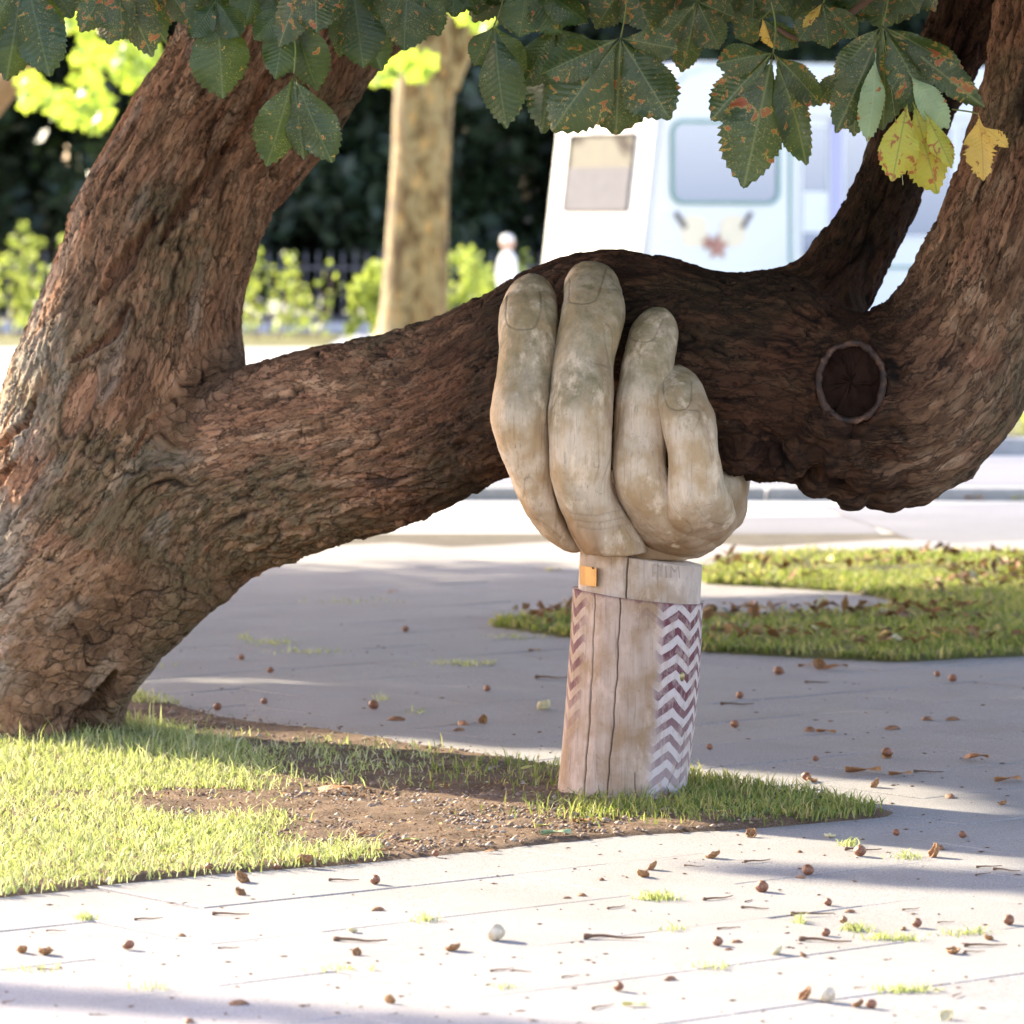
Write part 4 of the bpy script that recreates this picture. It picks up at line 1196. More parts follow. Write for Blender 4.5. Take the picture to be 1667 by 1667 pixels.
# engraved strokes on the collar (worn lettering), set into its face
gm = plain('worn_carving', (0.33, 0.26, 0.20), 0.9)
YF = YP - .178
def stroke(pts_, parent, mat, r=0.0012, name='carved_letter'):
    bm = bmesh.new()
    for (a, b) in zip(pts_[:-1], pts_[1:]):
        def P(q):
            x = W(q[0], q[1], YP - .17).x; cx = W(1043, 930, YP).x
            rr = 0.1745; dx = max(-.999, min(.999, (x - cx) / rr))
            return Vector((x, YP - rr * math.sqrt(1 - dx * dx) - .0005, W(q[0], q[1], YP - .17).z))
        p, q = P(a), P(b); d = q - p
        m4 = Matrix.Translation((p + q) / 2) @ d.to_track_quat('Z', 'Y').to_matrix().to_4x4() @ Matrix.Diagonal((r, r, d.length / 2 + r * .5, 1))
        bmesh.ops.create_cube(bm, size=2, matrix=m4)
    return link(name, bm_mesh(name, bm), mat, parent)
for pts_ in [[(1063, 920), (1064, 938)], [(1063, 920), (1070, 918), (1076, 923), (1077, 939)], [(1085, 922), (1086, 940)], [(1093, 941), (1093, 922), (1099, 932), (1105, 922), (1107, 942)]]:
    stroke(pts_, hand, gm)
# brass plaque
def plaque():
    m = M('brass_plaque', 0.42, 0.5); n = m.noise(m.coord(), 30, 4); m.color(m.mix(n, (0.30, 0.14, 0.03), (0.48, 0.25, 0.06))); m.b.inputs['Metallic'].default_value = .35
    bm = bmesh.new(); n_ = 6
    cx = W(1043, 930, YP).x
    vs = []
    for k in range(n_ + 1):
        u = 944.5 + (971 - 944.5) * k / n_
        x = W(u, 930, YP - .05).x; dx = max(-.995, (x - cx) / .176)
        y = YP - .176 * math.sqrt(1 - dx * dx) - .006
        vs.append((bm.verts.new((x, y, W(u, 920 + .1 * k, YP - .05).z)), bm.verts.new((x, y, W(u, 951, YP - .05).z))))
    for k in range(n_): bm.faces.new((vs[k][0], vs[k][1], vs[k + 1][1], vs[k + 1][0]))
    ex = bmesh.ops.extrude_face_region(bm, geom=bm.faces[:])
    for v in ex['geom']:
        if isinstance(v, bmesh.types.BMVert): v.co += Vector((-.002, -.004, 0))
    o = link('plaque', bm_mesh('plaque', bm), m.m, hand)
    s = sphere_part(W(965, 925, YP - .125), (.003, .002, .003), 8, 6)
    link('screw', np_mesh('screw', s[0], [s[1], s[2]], True), MAT['twig'], o).location = (0, 0, 0)
plaque()
# small metal coach bolt on the painted flank
s = sphere_part(W(1108, 1101, YP - .13), (.012, .010, .016), 12, 8)
link('bolt', np_mesh('bolt', s[0], [s[1], s[2]], True), plain('old_brass', (.30, .24, .10), .4, .5, metal=.6), hand)


# ------------------------------------------------------------ fallen conkers, husks, twigs, leaves
def conker_mesh(kind, sd):
    r_ = random.Random(sd)
    bm = bmesh.new()
    if kind in ('conker', 'pale'):
        bmesh.ops.create_icosphere(bm, subdivisions=3, radius=1)
        for v in bm.verts:
            p = v.co.copy()
            d = 1 + .06 * math.sin(p.x * 3 + sd) + .05 * math.sin(p.y * 4 + sd * 2)
            v.co = Vector((p.x * d * 1.05, p.y * d, p.z * d * .84))
        me_ = bm_mesh(kind, bm, True)
    elif kind in ('husk', 'cup'):
        bmesh.ops.create_icosphere(bm, subdivisions=3, radius=1)
        bmesh.ops.delete(bm, geom=[v for v in bm.verts if v.co.z > .22 + .14 * math.sin(4 * math.atan2(v.co.y, v.co.x) + sd)], context='VERTS')
        for v in bm.verts:
            p = v.co.copy()
            d = 1 + .07 * math.sin(p.x * 7 + sd) * math.cos(p.y * 6)
            v.co = Vector((p.x * d * 1.15, p.y * d * .95, p.z * d * .7))
        bmesh.ops.recalc_face_normals(bm, faces=bm.faces)
        bmesh.ops.solidify(bm, geom=bm.faces[:], thickness=.14)
        me_ = bm_mesh(kind, bm, True)
    elif kind == 'shell':
        n = 9
        vs = [[bm.verts.new((math.cos(a) * r, math.sin(a) * r * .55, .28 * (1 - r) ** .5 * 1.3 + .12 * math.sin(3 * a + sd) * r)) for a in [2 * math.pi * k / n for k in range(n)]] for r in (1.0, .6, .25)]
        for k in range(2):
            for q in range(n): bm.faces.new((vs[k][q], vs[k][(q + 1) % n], vs[k + 1][(q + 1) % n], vs[k + 1][q]))
        bm.faces.new(vs[2])
        bmesh.ops.recalc_face_normals(bm, faces=bm.faces)
        bmesh.ops.solidify(bm, geom=bm.faces[:], thickness=.12)
        me_ = bm_mesh(kind, bm, True)
    elif kind == 'twig':
        pts_ = [(-1, 0, .06), (-.35, r_.uniform(-.12, .12), .09), (.3, r_.uniform(-.1, .1), .05), (1, r_.uniform(-.2, .2), .1)]
        T = catmull(pts_, 4); rows = []
        for k, p in enumerate(T):
            r = .045 * (1.5 - k / len(T)) * (1.6 if k in (0, 1) else 1)
            rows.append([bm.verts.new((p[0], p[1] + r * math.cos(a), p[2] + r * math.sin(a))) for a in [k2 * math.pi / 3 for k2 in range(6)]])
        for k in range(len(rows) - 1):
            for q in range(6): bm.faces.new((rows[k][q], rows[k][(q + 1) % 6], rows[k + 1][(q + 1) % 6], rows[k + 1][q]))
        bm.faces.new(rows[0]); bm.faces.new(rows[-1])
        me_ = bm_mesh(kind, bm, True)
    else:   # dry leaf
        n = 8; rows = []
        for i in range(n + 1):
            t = i / n; w_ = .42 * math.sin(math.pi * min(1, t * .93 + .03)) ** .8 * (1 + .12 * (i % 2))
            rows.append([bm.verts.new((t * 2 - 1, s * w_, .10 + .30 * abs(s) ** 2 * math.sin(t * 3 + sd) + .16 * math.sin(t * 4 + sd * 3))) for s in (-1, -.5, 0, .5, 1)])
        for i in range(n):
            for k in range(4): bm.faces.new((rows[i][k], rows[i][k + 1], rows[i + 1][k + 1], rows[i + 1][k]))
        zmin = min(v.co.z for v in bm.verts)
        for v in bm.verts: v.co.z -= zmin
        me_ = bm_mesh(kind, bm, True)
    return me_


def glossy(name, a, b, rough, scale=2.0):
    m = M(name, rough, .5); co = m.coord(); n = m.noise(co, scale, 4, .6); m.color(m.ramp(n, [(.35, a), (.65, b)])); m.bump(m.noise(co, 9, 4), .3, .05); return m.m


KM = {'conker': glossy('conker_skin', (.12, .038, .018), (.30, .12, .05), .45), 'pale': glossy('pale_husk', (.42, .32, .2), (.62, .52, .38), .7),
      'husk': glossy('brown_husk', (.18, .07, .025), (.42, .22, .08), .75), 'cup': glossy('pale_cup', (.45, .36, .18), (.66, .56, .34), .7), 'shell': glossy('husk_flake', (.15, .06, .03), (.34, .16, .07), .7),
      'twig': MAT['twig'], 'leafy': glossy('yellow_fallen_leaf', (.48, .42, .10), (.62, .55, .2), .6), 'leafb': glossy('brown_fallen_leaf', (.20, .08, .03), (.42, .19, .06), .7), 'leafg': glossy('green_fallen_leaf', (.20, .30, .14), (.34, .42, .24), .6)}
NM = {'conker': 'conker', 'pale': 'conker', 'husk': 'conker_husk', 'cup': 'conker_husk', 'shell': 'husk_flake', 'twig': 'twig', 'leafy': 'fallen_leaf', 'leafb': 'fallen_leaf', 'leafg': 'fallen_leaf'}
AD = {'conker': 'shiny brown conker', 'pale': 'pale round conker', 'husk': 'split brown husk', 'cup': 'pale open husk', 'shell': 'flat brown husk flake', 'twig': 'thin dry twig', 'leafy': 'yellow fallen leaf', 'leafb': 'curled brown fallen leaf', 'leafg': 'pale green fallen leaf'}
KP = {k: [conker_mesh('leaf' if k.startswith('leaf') else k, sd) for sd in (1.3, 4.1, 7.7)] for k in KM}
for k in KP:
    for me_ in KP[k]: me_.materials.append(KM[k])
items = []
def it(kind, u, v, wpx, rot=None): items.append((kind, u, v, wpx, rot))
for (u, v, w_) in [(341, 1423, 17), (209, 1545, 23), (709, 1394, 15), (611, 1439, 22), (452, 1415, 16), (1007, 1613, 24), (1400, 1393, 26), (1315, 1424, 25), (1240, 1452, 28), (1344, 1524, 20), (1493, 1509, 22), (1347, 1474, 19), (1373, 1503, 19), (1168, 1539, 22), (1418, 1641, 22), (793, 1125, 16), (1196, 1184, 18), (1328, 1239, 14), (1445, 1232, 24), (1268, 1098, 20), (1551, 1109, 18), (1526, 1101, 14), (1567, 1364, 18), (1459, 1360, 16), (1642, 1505, 24), (354, 1156, 18), (608, 1154, 22), (1313, 1270, 20), (430, 1146, 15), (660, 1028, 14), (440, 1095, 14), (393, 1074, 14), (1155, 1220, 15), (1204, 1137, 18)]:
    it('conker', u, v, w_)
for (u, v, w_) in [(806, 1530, 34), (1346, 1630, 30)]: it('pale', u, v, w_)
for (u, v, w_) in [(396, 1436, 30), (496, 1411, 30), (74, 1553, 30), (36, 1550, 22), (737, 1547, 28), (581, 1555, 20), (635, 1632, 22), (1060, 1415, 23), (1047, 1427, 25), (1160, 1396, 26), (1518, 1394, 32), (1308, 1626, 32), (1396, 1638, 24), (1551, 1552, 28), (1610, 1530, 20), (786, 1177, 20), (1322, 1273, 20), (1423, 1281, 22), (1308, 1557, 14), (1223, 1362, 24), (392, 1457, 22), (1340, 1303, 17), (1632, 1310, 17), (1444, 1233, 22), (1335, 1088, 26)]: it('husk', u, v, w_)
for (u, v, w_) in [(885, 1154, 26), (574, 1517, 18), (1263, 1553, 28), (1540, 1660, 30), (1351, 1363, 19), (1407, 968, 20), (1313, 1283, 22)]: it('cup', u, v, w_)
for (u, v, w_) in [(295, 1524, 28), (389, 1634, 38), (306, 1664, 36), (614, 1481, 26), (979, 1432, 20), (946, 1458, 24), (923, 1462, 16), (1031, 1482, 10), (1090, 1594, 30), (1383, 1484, 20), (1470, 1512, 20), (1186, 1546, 17), (1198, 1534, 24), (1301, 1387, 18), (1303, 1428, 18), (1531, 1381, 28), (747, 1189, 24), (754, 1179, 34), (644, 1172, 34), (1547, 1298, 34), (1453, 1186, 30), (1318, 1189, 36), (1551, 1171, 26), (1510, 1171, 26), (190, 1118 + 60, 1), (850, 1575, 1), (1085, 1180, 1), (97, 1575, 10), (120, 1582, 8)]:
    if w_ > 2: it('shell', u, v, w_)
for (u, v, w_, ro) in [(241, 1497, 48, 8), (376, 1490, 62, -3), (372, 1544, 36, 4), (81, 1579, 40, 0), (160, 1653, 30, -4), (16, 1631, 36, 20), (817, 1580, 46, 12), (850, 1582, 36, -8), (928, 1590, 36, 14), (1004, 1478, 42, 14), (1000, 1529, 100, -2), (586, 1534, 90, -6), (1170, 1464, 60, 10), (1322, 1490, 70, 0), (1234, 1403, 50, 8), (1484, 1481, 36, 10), (1587, 1550, 36, 0), (1220, 1467, 30, 20), (980, 1640, 54, 18), (1604, 1541, 70, 0), (1186, 1512, 42, 8), (1345, 1534, 90, -6), (1405, 1385, 60, -5), (1130, 1411, 36, -10), (1400, 1608, 24, 10), (92, 1516, 34, 2), (1330, 1112, 40, -3), (1200, 1148, 55, -4), (900, 1105, 60, -6), (1610, 1412, 44, 5), (1640, 1418, 50, -10), (1600, 1424, 36, 15), (1098, 1205, 30, 0), (1560, 1620, 40, 20), (1540, 1502, 30, 6), (560, 1434, 50, 0), (1230, 1480, 50, -8), (640, 1652, 26, -40), (1512, 1258, 50, -5)]:
    it('twig', u, v, w_, ro)
for (k, u, v, w_) in [('leafy', 1033, 1638, 40), ('leafg', 905, 1366, 52), ('leafy', 860, 1258, 26), ('leafg', 1218, 1335, 28), ('leafy', 1165, 1330, 34), ('leafb', 1405, 1258, 60), ('leafb', 545, 1298, 60), ('leafb', 950, 1345, 40), ('leafb', 190, 1378, 30), ('leafb', 150, 1348, 24), ('leafb', 245, 1412, 28), ('leafb', 1590, 1238, 50), ('leafb', 1465, 1262, 40), ('leafb', 1640, 1272, 50), ('leafb', 1345, 1193, 34), ('leafb', 1320, 930, 36), ('leafb', 1420, 945, 30), ('leafy', 1660, 812, 26), ('leafb', 1585, 812, 30), ('leafb', 1240, 784, 18), ('leafb', 1270, 1040, 34), ('leafb', 1240, 1012, 26), ('leafb', 1465, 1028, 36), ('leafb', 1590, 1015, 34), ('leafy', 1405, 1018, 22), ('leafb', 1185, 1040, 26), ('leafb', 1520, 1010, 30), ('leafg', 1655, 1030, 28), ('leafb', 905, 1030, 24), ('leafb', 870, 1060, 20), ('leafb', 640, 965, 18), ('leafy', 900, 930, 26), ('leafb', 1183, 983, 16), ('leafy', 670, 1375, 26), ('leafy', 490, 1385, 22), ('leafb', 770, 1362, 24), ('leafb', 800, 1388, 22), ('leafy', 1530, 1612, 18), ('leafb', 590, 1368, 30), ('leafb', 620, 1394, 26), ('leafy', 885, 1352, 30), ('leafb', 60, 1400, 26), ('leafb', 30, 1440, 24), ('leafb', 420, 1398, 22), ('leafb', 1555, 955, 24), ('leafy', 1500, 930, 22), ('leafb', 1360, 1090, 40), ('leafb', 1310, 1085, 26)]:
    it(k, u, v, w_)


def band(v, u):
    p = G(u, v)
    if in_poly([p.x], [p.y], BEDP)[0]: return 'on the tree bed'
    if in_poly([p.x], [p.y], GR2P)[0]: return 'on the grass patch behind the post'
    if v < 900: return 'on the far path'
    if v < 1120: return 'on the far shaded paving'
    if v < 1330: return 'on shaded paving behind the bed'
    if v < 1440: return 'on sunlit paving beside the bed'
    if v < 1500: return 'on the middle of the sunlit paving'
    if v < 1590: return 'on the nearer sunlit paving'
    return 'on the nearest edge of the paving'


grp = {}
for x in items: grp.setdefault((x[0], band(x[2], x[1])), []).append(x)
ORD = ['leftmost', 'second from the left', 'third from the left', 'fourth from the left', 'fifth from the left', 'sixth from the left', 'seventh from the left', 'eighth from the left', 'ninth from the left', 'tenth from the left', 'eleventh from the left', 'twelfth from the left', 'thirteenth from the left', 'fourteenth from the left', 'fifteenth from the left']
BIGN = {(806, 1530): 'large pale cracked round conker casting a long shadow mid paving', (885, 1154): 'open husk with a white inside on the shaded paving before the post'}
for (k, bd), L in grp.items():
    L.sort(key=lambda x: x[1])
    for n_, (kind, u, v, wpx, ro) in enumerate(L):
        p = G(u, v); sc = wpx / F * p.y / 2 * (.84 if kind in ('conker', 'husk', 'cup') else 1)
        inbed = bd in ('on the tree bed', 'on the grass patch behind the post')
        me_ = random.choice(KP[kind])
        zmin = min(vv.co.z for vv in me_.vertices) if False else 0
        o = bpy.data.objects.new(NM[kind], me_); C.objects.link(o)
        sz = sc if kind not in ('conker', 'pale') else sc * .95
        o.scale = (sz, sz, sz)
        lift = {'conker': .80, 'pale': .80, 'husk': .62, 'cup': .62, 'shell': .02, 'twig': .02}.get(kind, 0.03)
        o.location = (p.x, p.y, lift * sz + (0.011 if inbed else 0.0))
        a = R(ro) * 3 if ro is not None else random.uniform(0, 6.28)
        if kind.startswith('leaf'): a = random.gauss(0, .5)
        tlt = .5 if kind in ('husk', 'cup') else .12 if kind in ('conker', 'pale') else .0
        o.rotation_euler = (random.gauss(0, tlt), random.gauss(0, tlt), a)
        lb = BIGN.get((u, v)) or AD[kind] + ' ' + bd + (', ' + ORD[min(n_, 14)] if len(L) > 1 else '')
        tag(o, lb, {'conker': 'conker', 'conker_husk': 'husk', 'husk_flake': 'husk', 'twig': 'twig', 'fallen_leaf': 'leaf'}[NM[kind]], {'conker': 'fallen conkers', 'conker_husk': 'fallen conker husks', 'husk_flake': 'flakes of husk', 'twig': 'fallen twigs', 'fallen_leaf': 'fallen leaves'}[NM[kind]])


# loose stones and crumbs on the bare soil
def stones():
    pts_ = scatter(BEDP, 110000, lambda x, y: (lambda u, v: np.clip((sstep(1285, 1300, v) * (u > 250) * (u < 1250) * .55 * (1 - dens_bed(x, y)) * .7) + .06 * (v < 1285) * (u > 210) + .03, 0, 1))(*px(x, y)))
    n = len(pts_)
    oc = np.array([(1, 0, 0), (-1, 0, 0), (0, 1, 0), (0, -1, 0), (0, 0, 1), (0, 0, -1)], float)
    fc = np.array([(0, 2, 4), (2, 1, 4), (1, 3, 4), (3, 0, 4), (2, 0, 5), (1, 2, 5), (3, 1, 5), (0, 3, 5)])
    r = rng.uniform(.0025, .008, n) * rng.choice([1, 1, 1, 1, 1.8], n)
    v = oc[None] * (r[:, None] * rng.uniform(.6, 1.4, (n, 6)))[:, :, None]
    v[:, :, 2] *= .6
    a = rng.uniform(0, 6.28, n); x = v[:, :, 0] * np.cos(a)[:, None] - v[:, :, 1] * np.sin(a)[:, None]; y = v[:, :, 0] * np.sin(a)[:, None] + v[:, :, 1] * np.cos(a)[:, None]
    v = np.stack([x + pts_[:, 0:1], y + pts_[:, 1:2], v[:, :, 2] + .010], 2).reshape(-1, 3)
    f = (fc[None] + (np.arange(n) * 6)[:, None, None]).reshape(-1, 3)
    m = M('gravel', .8, .3); g = m.n('ShaderNodeNewGeometry').outputs['Random Per Island']; m.color(m.ramp(g, [(0, (.12, .07, .045)), (.5, (.26, .18, .13)), (.85, (.32, .24, .18)), (1, (.46, .38, .30))]))
    o = link('gravel', np_mesh('gravel', v, f), m.m); tag(o, 'small stones and husk crumbs scattered on the bare soil', 'gravel', None, 'stuff')
    print('stones', n)
stones()
def litter():
    # tiny crumbs on the paving
    n = 600
    v0 = rng.uniform(1000, 1667, n); u0 = rng.uniform(0, 1667, n)
    y = CAMH * F / (v0 - 370); x = (u0 - 833.5) / F * y
    k = ~in_poly(x, y, BEDP) & ~in_poly(x, y, GR2P); x = x[k]; y = y[k]; n = len(x)
    oc = np.array([(1, 0, 0), (-1, 0, 0), (0, 1, 0), (0, -1, 0), (0, 0, 1), (0, 0, -1)], float)
    fc = np.array([(0, 2, 4), (2, 1, 4), (1, 3, 4), (3, 0, 4), (2, 0, 5), (1, 2, 5), (3, 1, 5), (0, 3, 5)])
    r = rng.uniform(.001, .004, n); st = rng.uniform(1, 4, n)
    a = rng.uniform(-.8, .8, n)
    v = oc[None] * r[:, None, None]; v = np.repeat(v, 1, 0); v[:, :, 0] *= st[:, None]
    X = v[:, :, 0] * np.cos(a)[:, None] - v[:, :, 1] * np.sin(a)[:, None]; Yy = v[:, :, 0] * np.sin(a)[:, None] + v[:, :, 1] * np.cos(a)[:, None]
    v = np.stack([X + x[:, None], Yy + y[:, None], v[:, :, 2] * .6 + .001], 2).reshape(-1, 3)
    f = (fc[None] + (np.arange(n) * 6)[:, None, None]).reshape(-1, 3)
    o = link('litter', np_mesh('litter', v, f), MAT['twig']); tag(o, 'tiny bark and husk crumbs strewn over the paving', 'litter', None, 'stuff')
litter()


def flat_litter(name, poly, n, dens, size, mat, z0, tilt, label, cat):
    p = scatter(poly, n, dens); n = len(p)
    a = rng.uniform(0, 6.28, n); s = size * rng.uniform(.5, 1.4, n); L = np.stack([np.cos(a), np.sin(a), rng.normal(0, tilt, n)], 1) * s[:, None]; Wd = np.stack([-np.sin(a), np.cos(a), rng.normal(0, tilt, n)], 1) * (s * .45)[:, None]
    c = p + np.array([0, 0, z0]) + np.stack([0 * a, 0 * a, rng.uniform(0, size * .5, n)], 1); up = np.stack([0 * a, 0 * a, s * .25], 1)
    v = np.stack([c - L, c - L * .2 + Wd + up, c + L, c - L * .1 - Wd + up, c], 1).reshape(-1, 3); i = np.arange(n) * 5
    f = np.concatenate([np.stack([i, i + 4, i + 1], 1), np.stack([i + 4, i + 2, i + 1], 1), np.stack([i, i + 3, i + 4], 1), np.stack([i + 4, i + 3, i + 2], 1)])
    o = link(name, np_mesh(name, v, f), mat); tag(o, label, cat, None, 'stuff')
def isl_mat(name, stops, rough=.7):
    m = M(name, rough, .3); g = m.n('ShaderNodeNewGeometry').outputs['Random Per Island']; m.color(m.ramp(g, stops)); return m.m
BRN = isl_mat('dry_leaf_litter', [(0, (.10, .045, .02)), (.4, (.24, .11, .04)), (.7, (.34, .18, .07)), (.9, (.50, .38, .14)), (1, (.55, .50, .34))])
WEED = isl_mat('weed_leaves', [(0, (.04, .08, .025)), (.6, (.10, .16, .05)), (1, (.20, .26, .10))], .4)
flat_litter('leaf_litter', BEDP, 60000, lambda x, y: (lambda u, v: .05 + .30 * (v > 1285) * (u > 230) * (1 - dens_bed(x, y)) + .10 * (u > 300) * (v < 1290))(*px(x, y)), .006, BRN, .014, .35, 'dry brown leaf and husk scraps strewn over the soil under the limb', 'leaf litter')
flat_litter('verge_litter', GR2P, 9000, lambda x, y: sstep(-.05, .3, noise(x * 1.6, y * 1.6, 7.)) * .5, .028, BRN, .04, .5, 'brown fallen leaves lying in the grass patch behind the post', 'leaf litter')
flat_litter('weeds', BEDP, 26000, lambda x, y: (lambda u, v: .5 * (u > 1120) * (u < 1430) * (v > 1290) + .12 * (u > 1040) * (u <= 1120))(*px(x, y)), .008, WEED, .015, .6, 'low broad-leaved weeds in the grass right of the carved post', 'weeds')

# ------------------------------------------------------------ leaf clouds for the background
def leaf_cloud(name, centers, radii, n, size, mat, parent, shell=0.55, aspect=.6, flat=0.0):
    centers = np.array(centers, float); radii = np.array(radii, float)
    k = rng.integers(0, len(centers), n)
    d = rng.normal(size=(n, 3)); d /= np.linalg.norm(d, axis=1)[:, None]
    rr = rng.uniform(shell, 1, n) ** .7
    c = centers[k] + d * radii[k] * rr[:, None]
    a = rng.normal(size=(n, 3)); a /= np.linalg.norm(a, axis=1)[:, None]
    b = np.cross(a, rng.normal(size=(n, 3))); b /= np.linalg.norm(b, axis=1)[:, None]
    s = size * rng.uniform(.6, 1.3, n)[:, None]
    v = np.stack([c - a * s, c + b * s * aspect, c + a * s, c - b * s * aspect], 1).reshape(-1, 3)
    i = np.arange(n) * 4
    o = link(name, np_mesh(name, v, np.stack([i, i + 1, i + 2, i + 3], 1)), mat, parent)
    return o


def far_tree(X, Y, H, rad, label, seedv, n=4200, low=0.6):
    t = empty('evergreen_tree', (X, Y, 0)); tag(t, label, 'tree', 'dark trees behind the railings')
    r_ = random.Random(seedv)
    cs = []; rs = []
    for k in range(26):
        z = r_.uniform(low + .6, H); f = 1 - .45 * (z / H)
        cs.append((X + r_.uniform(-1, 1) * rad * f, Y + r_.uniform(-1, 1) * rad * .8 * f, z)); q = r_.uniform(.8, 1.5); rs.append((q, q, q * .8))
    leaf_cloud('crown', cs, rs, n, .21, MAT['dark_leaf'], t, shell=.1)['kind'] = 'stuff'
    rod('trunk', [(X, Y, -.05), (X + .1, Y, 1.5), (X, Y + .1, H * .8)], .22, .06, MAT['trunk_dark'], t, 10)


MAT['trunk_dark'] = plain('dark_bark', (.05, .04, .03), .9)
TL = ['dark evergreen tree behind the railings at the far left edge', 'dark evergreen tree behind the railings left of the leaning trunk', 'dark evergreen tree behind the leaning trunk', 'dark evergreen tree between the leaning trunk and plane trunk', 'dark evergreen tree right behind the plane trunk',
      'dark evergreen tree just left of the white bus', 'dark evergreen tree behind the front of the white bus', 'dark evergreen tree behind the middle of the white bus', 'dark evergreen tree showing above the white bus roof']
for k, x in enumerate([-10.5, -7.8, -5.4, -3.2, -1.0, 1.2, 3.6, 6.5, 9.4]):
    far_tree(x, 80 + (k % 2) * 2.5, 8.0 + (k % 3), 1.9, TL[k], k + 3, 7000, .2)
for k, x in enumerate([-9.5, -5.8, -2.2, 1.4, 5.0, 8.8]):
    far_tree(x, 88, 10, 2.6, ['tall dark tree standing in the second row behind the far left evergreen', 'tall dark tree in the second row behind the leaning trunk', 'tall dark tree in the second row left of the plane trunk', 'tall dark tree in the second row behind the bus front', 'tall dark tree in the second row behind the bus windows', 'tall dark tree in the second row behind the right trunk'][k], k + 33, 9000, .2)

for x, y, lb in ((-14, 90, 'dark evergreen tree just beyond the left edge of the picture behind the railings'), (-18, 91, 'broad dark evergreen tree second beyond the left edge of the picture'), (-22.5, 92, 'broad dark evergreen tree farthest beyond the left edge of the picture')):
    far_tree(x, y, 6.0, 2.8, lb, int(-x) + 50, 9000, .2)

# plane tree with sunlit mottled trunk
def plane_bark():
    m = M('plane_bark', .75, .25); co = m.coord()
    n = m.noise(m.mapping(co, (1, 1, .5)), 5, 4, .6, .5); n2 = m.noise(m.mapping(co, (1, 1, .35)), 9, 3)
    c = m.ramp(n, [(.40, (.07, .04, .012)), (.48, (.13, .09, .03)), (.56, (.21, .165, .075)), (.63, (.14, .085, .028)), (.7, (.08, .04, .012))])
    c = m.mix(m.ramp(n2, [(.6, 0.), (.66, .7)]), c, (.34, .20, .06))  # bright blotches: bark mottle with sun dapples painted in
    m.color(c); m.bump(n, .4, .02); return m.m
pl = empty('plane_tree', (W(680, 560, 60).x, 60, 0)); tag(pl, 'plane tree with a pale mottled sunlit trunk before the railings', 'tree')
YT = 60
t = ring_tube([(560, 600, 775, 600, YT, 1), (598, 560, 742, 560, YT, 1), (615, 525, 730, 525, YT, 1), (623, 450, 730, 450, YT, 1), (632, 340, 730, 340, YT, 1), (638, 250, 734, 250, YT, 1), (641, 170, 738, 170, YT, 1), (648, 90, 748, 90, YT, 1), (655, 0, 750, 0, YT, 1), (640, -200, 720, -200, YT, 1), (630, -420, 680, -420, YT, 1)], 6, 32)
PB = plane_bark()
link('trunk', np_mesh('trunk', t[0], [t[1], t[2]], True), PB, pl)
t = ring_tube([(690, 120, 745, 150, YT, 1), (715, 70, 765, 100, YT, 1), (760, 10, 800, 45, YT, 1), (830, -60, 860, -30, YT, 1), (900, -180, 925, -160, YT, 1)], 6, 20)
link('branch', np_mesh('branch', t[0], [t[1], t[2]], True), PB, pl)


def lobed_leaves(name, pts_, size, mat, parent):
    n = len(pts_)
    ang = np.array([k * math.pi / 5 for k in range(10)]); rad = np.array([1, .62, .95, .6, .85, .45, .85, .6, .95, .62])
    base = np.stack([np.sin(ang) * rad, np.cos(ang) * rad, 0.12 * np.cos(2 * ang)], 1)
    base = np.concatenate([base, [[0, 0, .0]]])
    nrm = np.stack([rng.normal(0, .5, n), rng.normal(-1, .35, n), rng.normal(.3, .4, n)], 1); nrm /= np.linalg.norm(nrm, axis=1)[:, None]
    upv = np.stack([rng.normal(0, .5, n), np.zeros(n), -np.ones(n)], 1)
    yv = upv - nrm * (upv * nrm).sum(1)[:, None]; yv /= np.linalg.norm(yv, axis=1)[:, None]; xv = np.cross(yv, nrm)
    s = size * rng.uniform(.6, 1.25, n)
    v = pts_[:, None] + s[:, None, None] * (base[None, :, 0:1] * xv[:, None] + base[None, :, 1:2] * yv[:, None] + base[None, :, 2:3] * nrm[:, None])
    f = np.array([(k, (k + 1) % 10, 10) for k in range(10)])
    f = (f[None] + (np.arange(n) * 11)[:, None, None]).reshape(-1, 3)
    o = link(name, np_mesh(name, v.reshape(-1, 3), f), mat, parent); o['kind'] = 'stuff'
    return o


def cl(specs):
    P = []
    for (u, v, ru, rv, n, Y) in specs:
        for _ in range(n):
            a = random.uniform(0, 6.28); q = random.random() ** .5
            P.append(list(W(u + ru * q * math.cos(a), v + rv * q * math.sin(a), Y + random.uniform(-1.2, 1.2))))
    return np.array(P)
lime = empty('lime_leaved_tree', (-6.5, 42, 0)); tag(lime, 'tree with bright yellow-green sunlit leaves showing left of the leaning trunk', 'tree')
lobed_leaves('foliage', cl([(230, 110, 45, 40, 60, 40), (180, 90, 60, 25, 45, 40), (75, 160, 40, 22, 34, 40), (120, 185, 40, 18, 28, 40), (150, 150, 40, 30, 22, 40), (160, 195, 30, 12, 14, 40), (240, 160, 20, 22, 14, 40), (150, 30, 120, 30, 40, 40), (40, 125, 20, 10, 8, 40), (200, -60, 250, 80, 300, 41), (30, 60, 40, 30, 14, 40)]), .095, MAT['plane_leaf'], lime)
t = ring_tube([(-330, 620, -190, 620, 42, 1), (-260, 350, -150, 370, 42, 1), (-120, 200, -60, 270, 42, 1), (-20, 120, 10, 175, 41.5, 1), (70, 60, 85, 85, 41, 1), (160, -60, 175, -45, 41, 1)], 6, 20)
link('trunk', np_mesh('trunk', t[0], [t[1], t[2]], True), plain('warm_bark', (.2, .12, .05), .85, scale=4), lime)
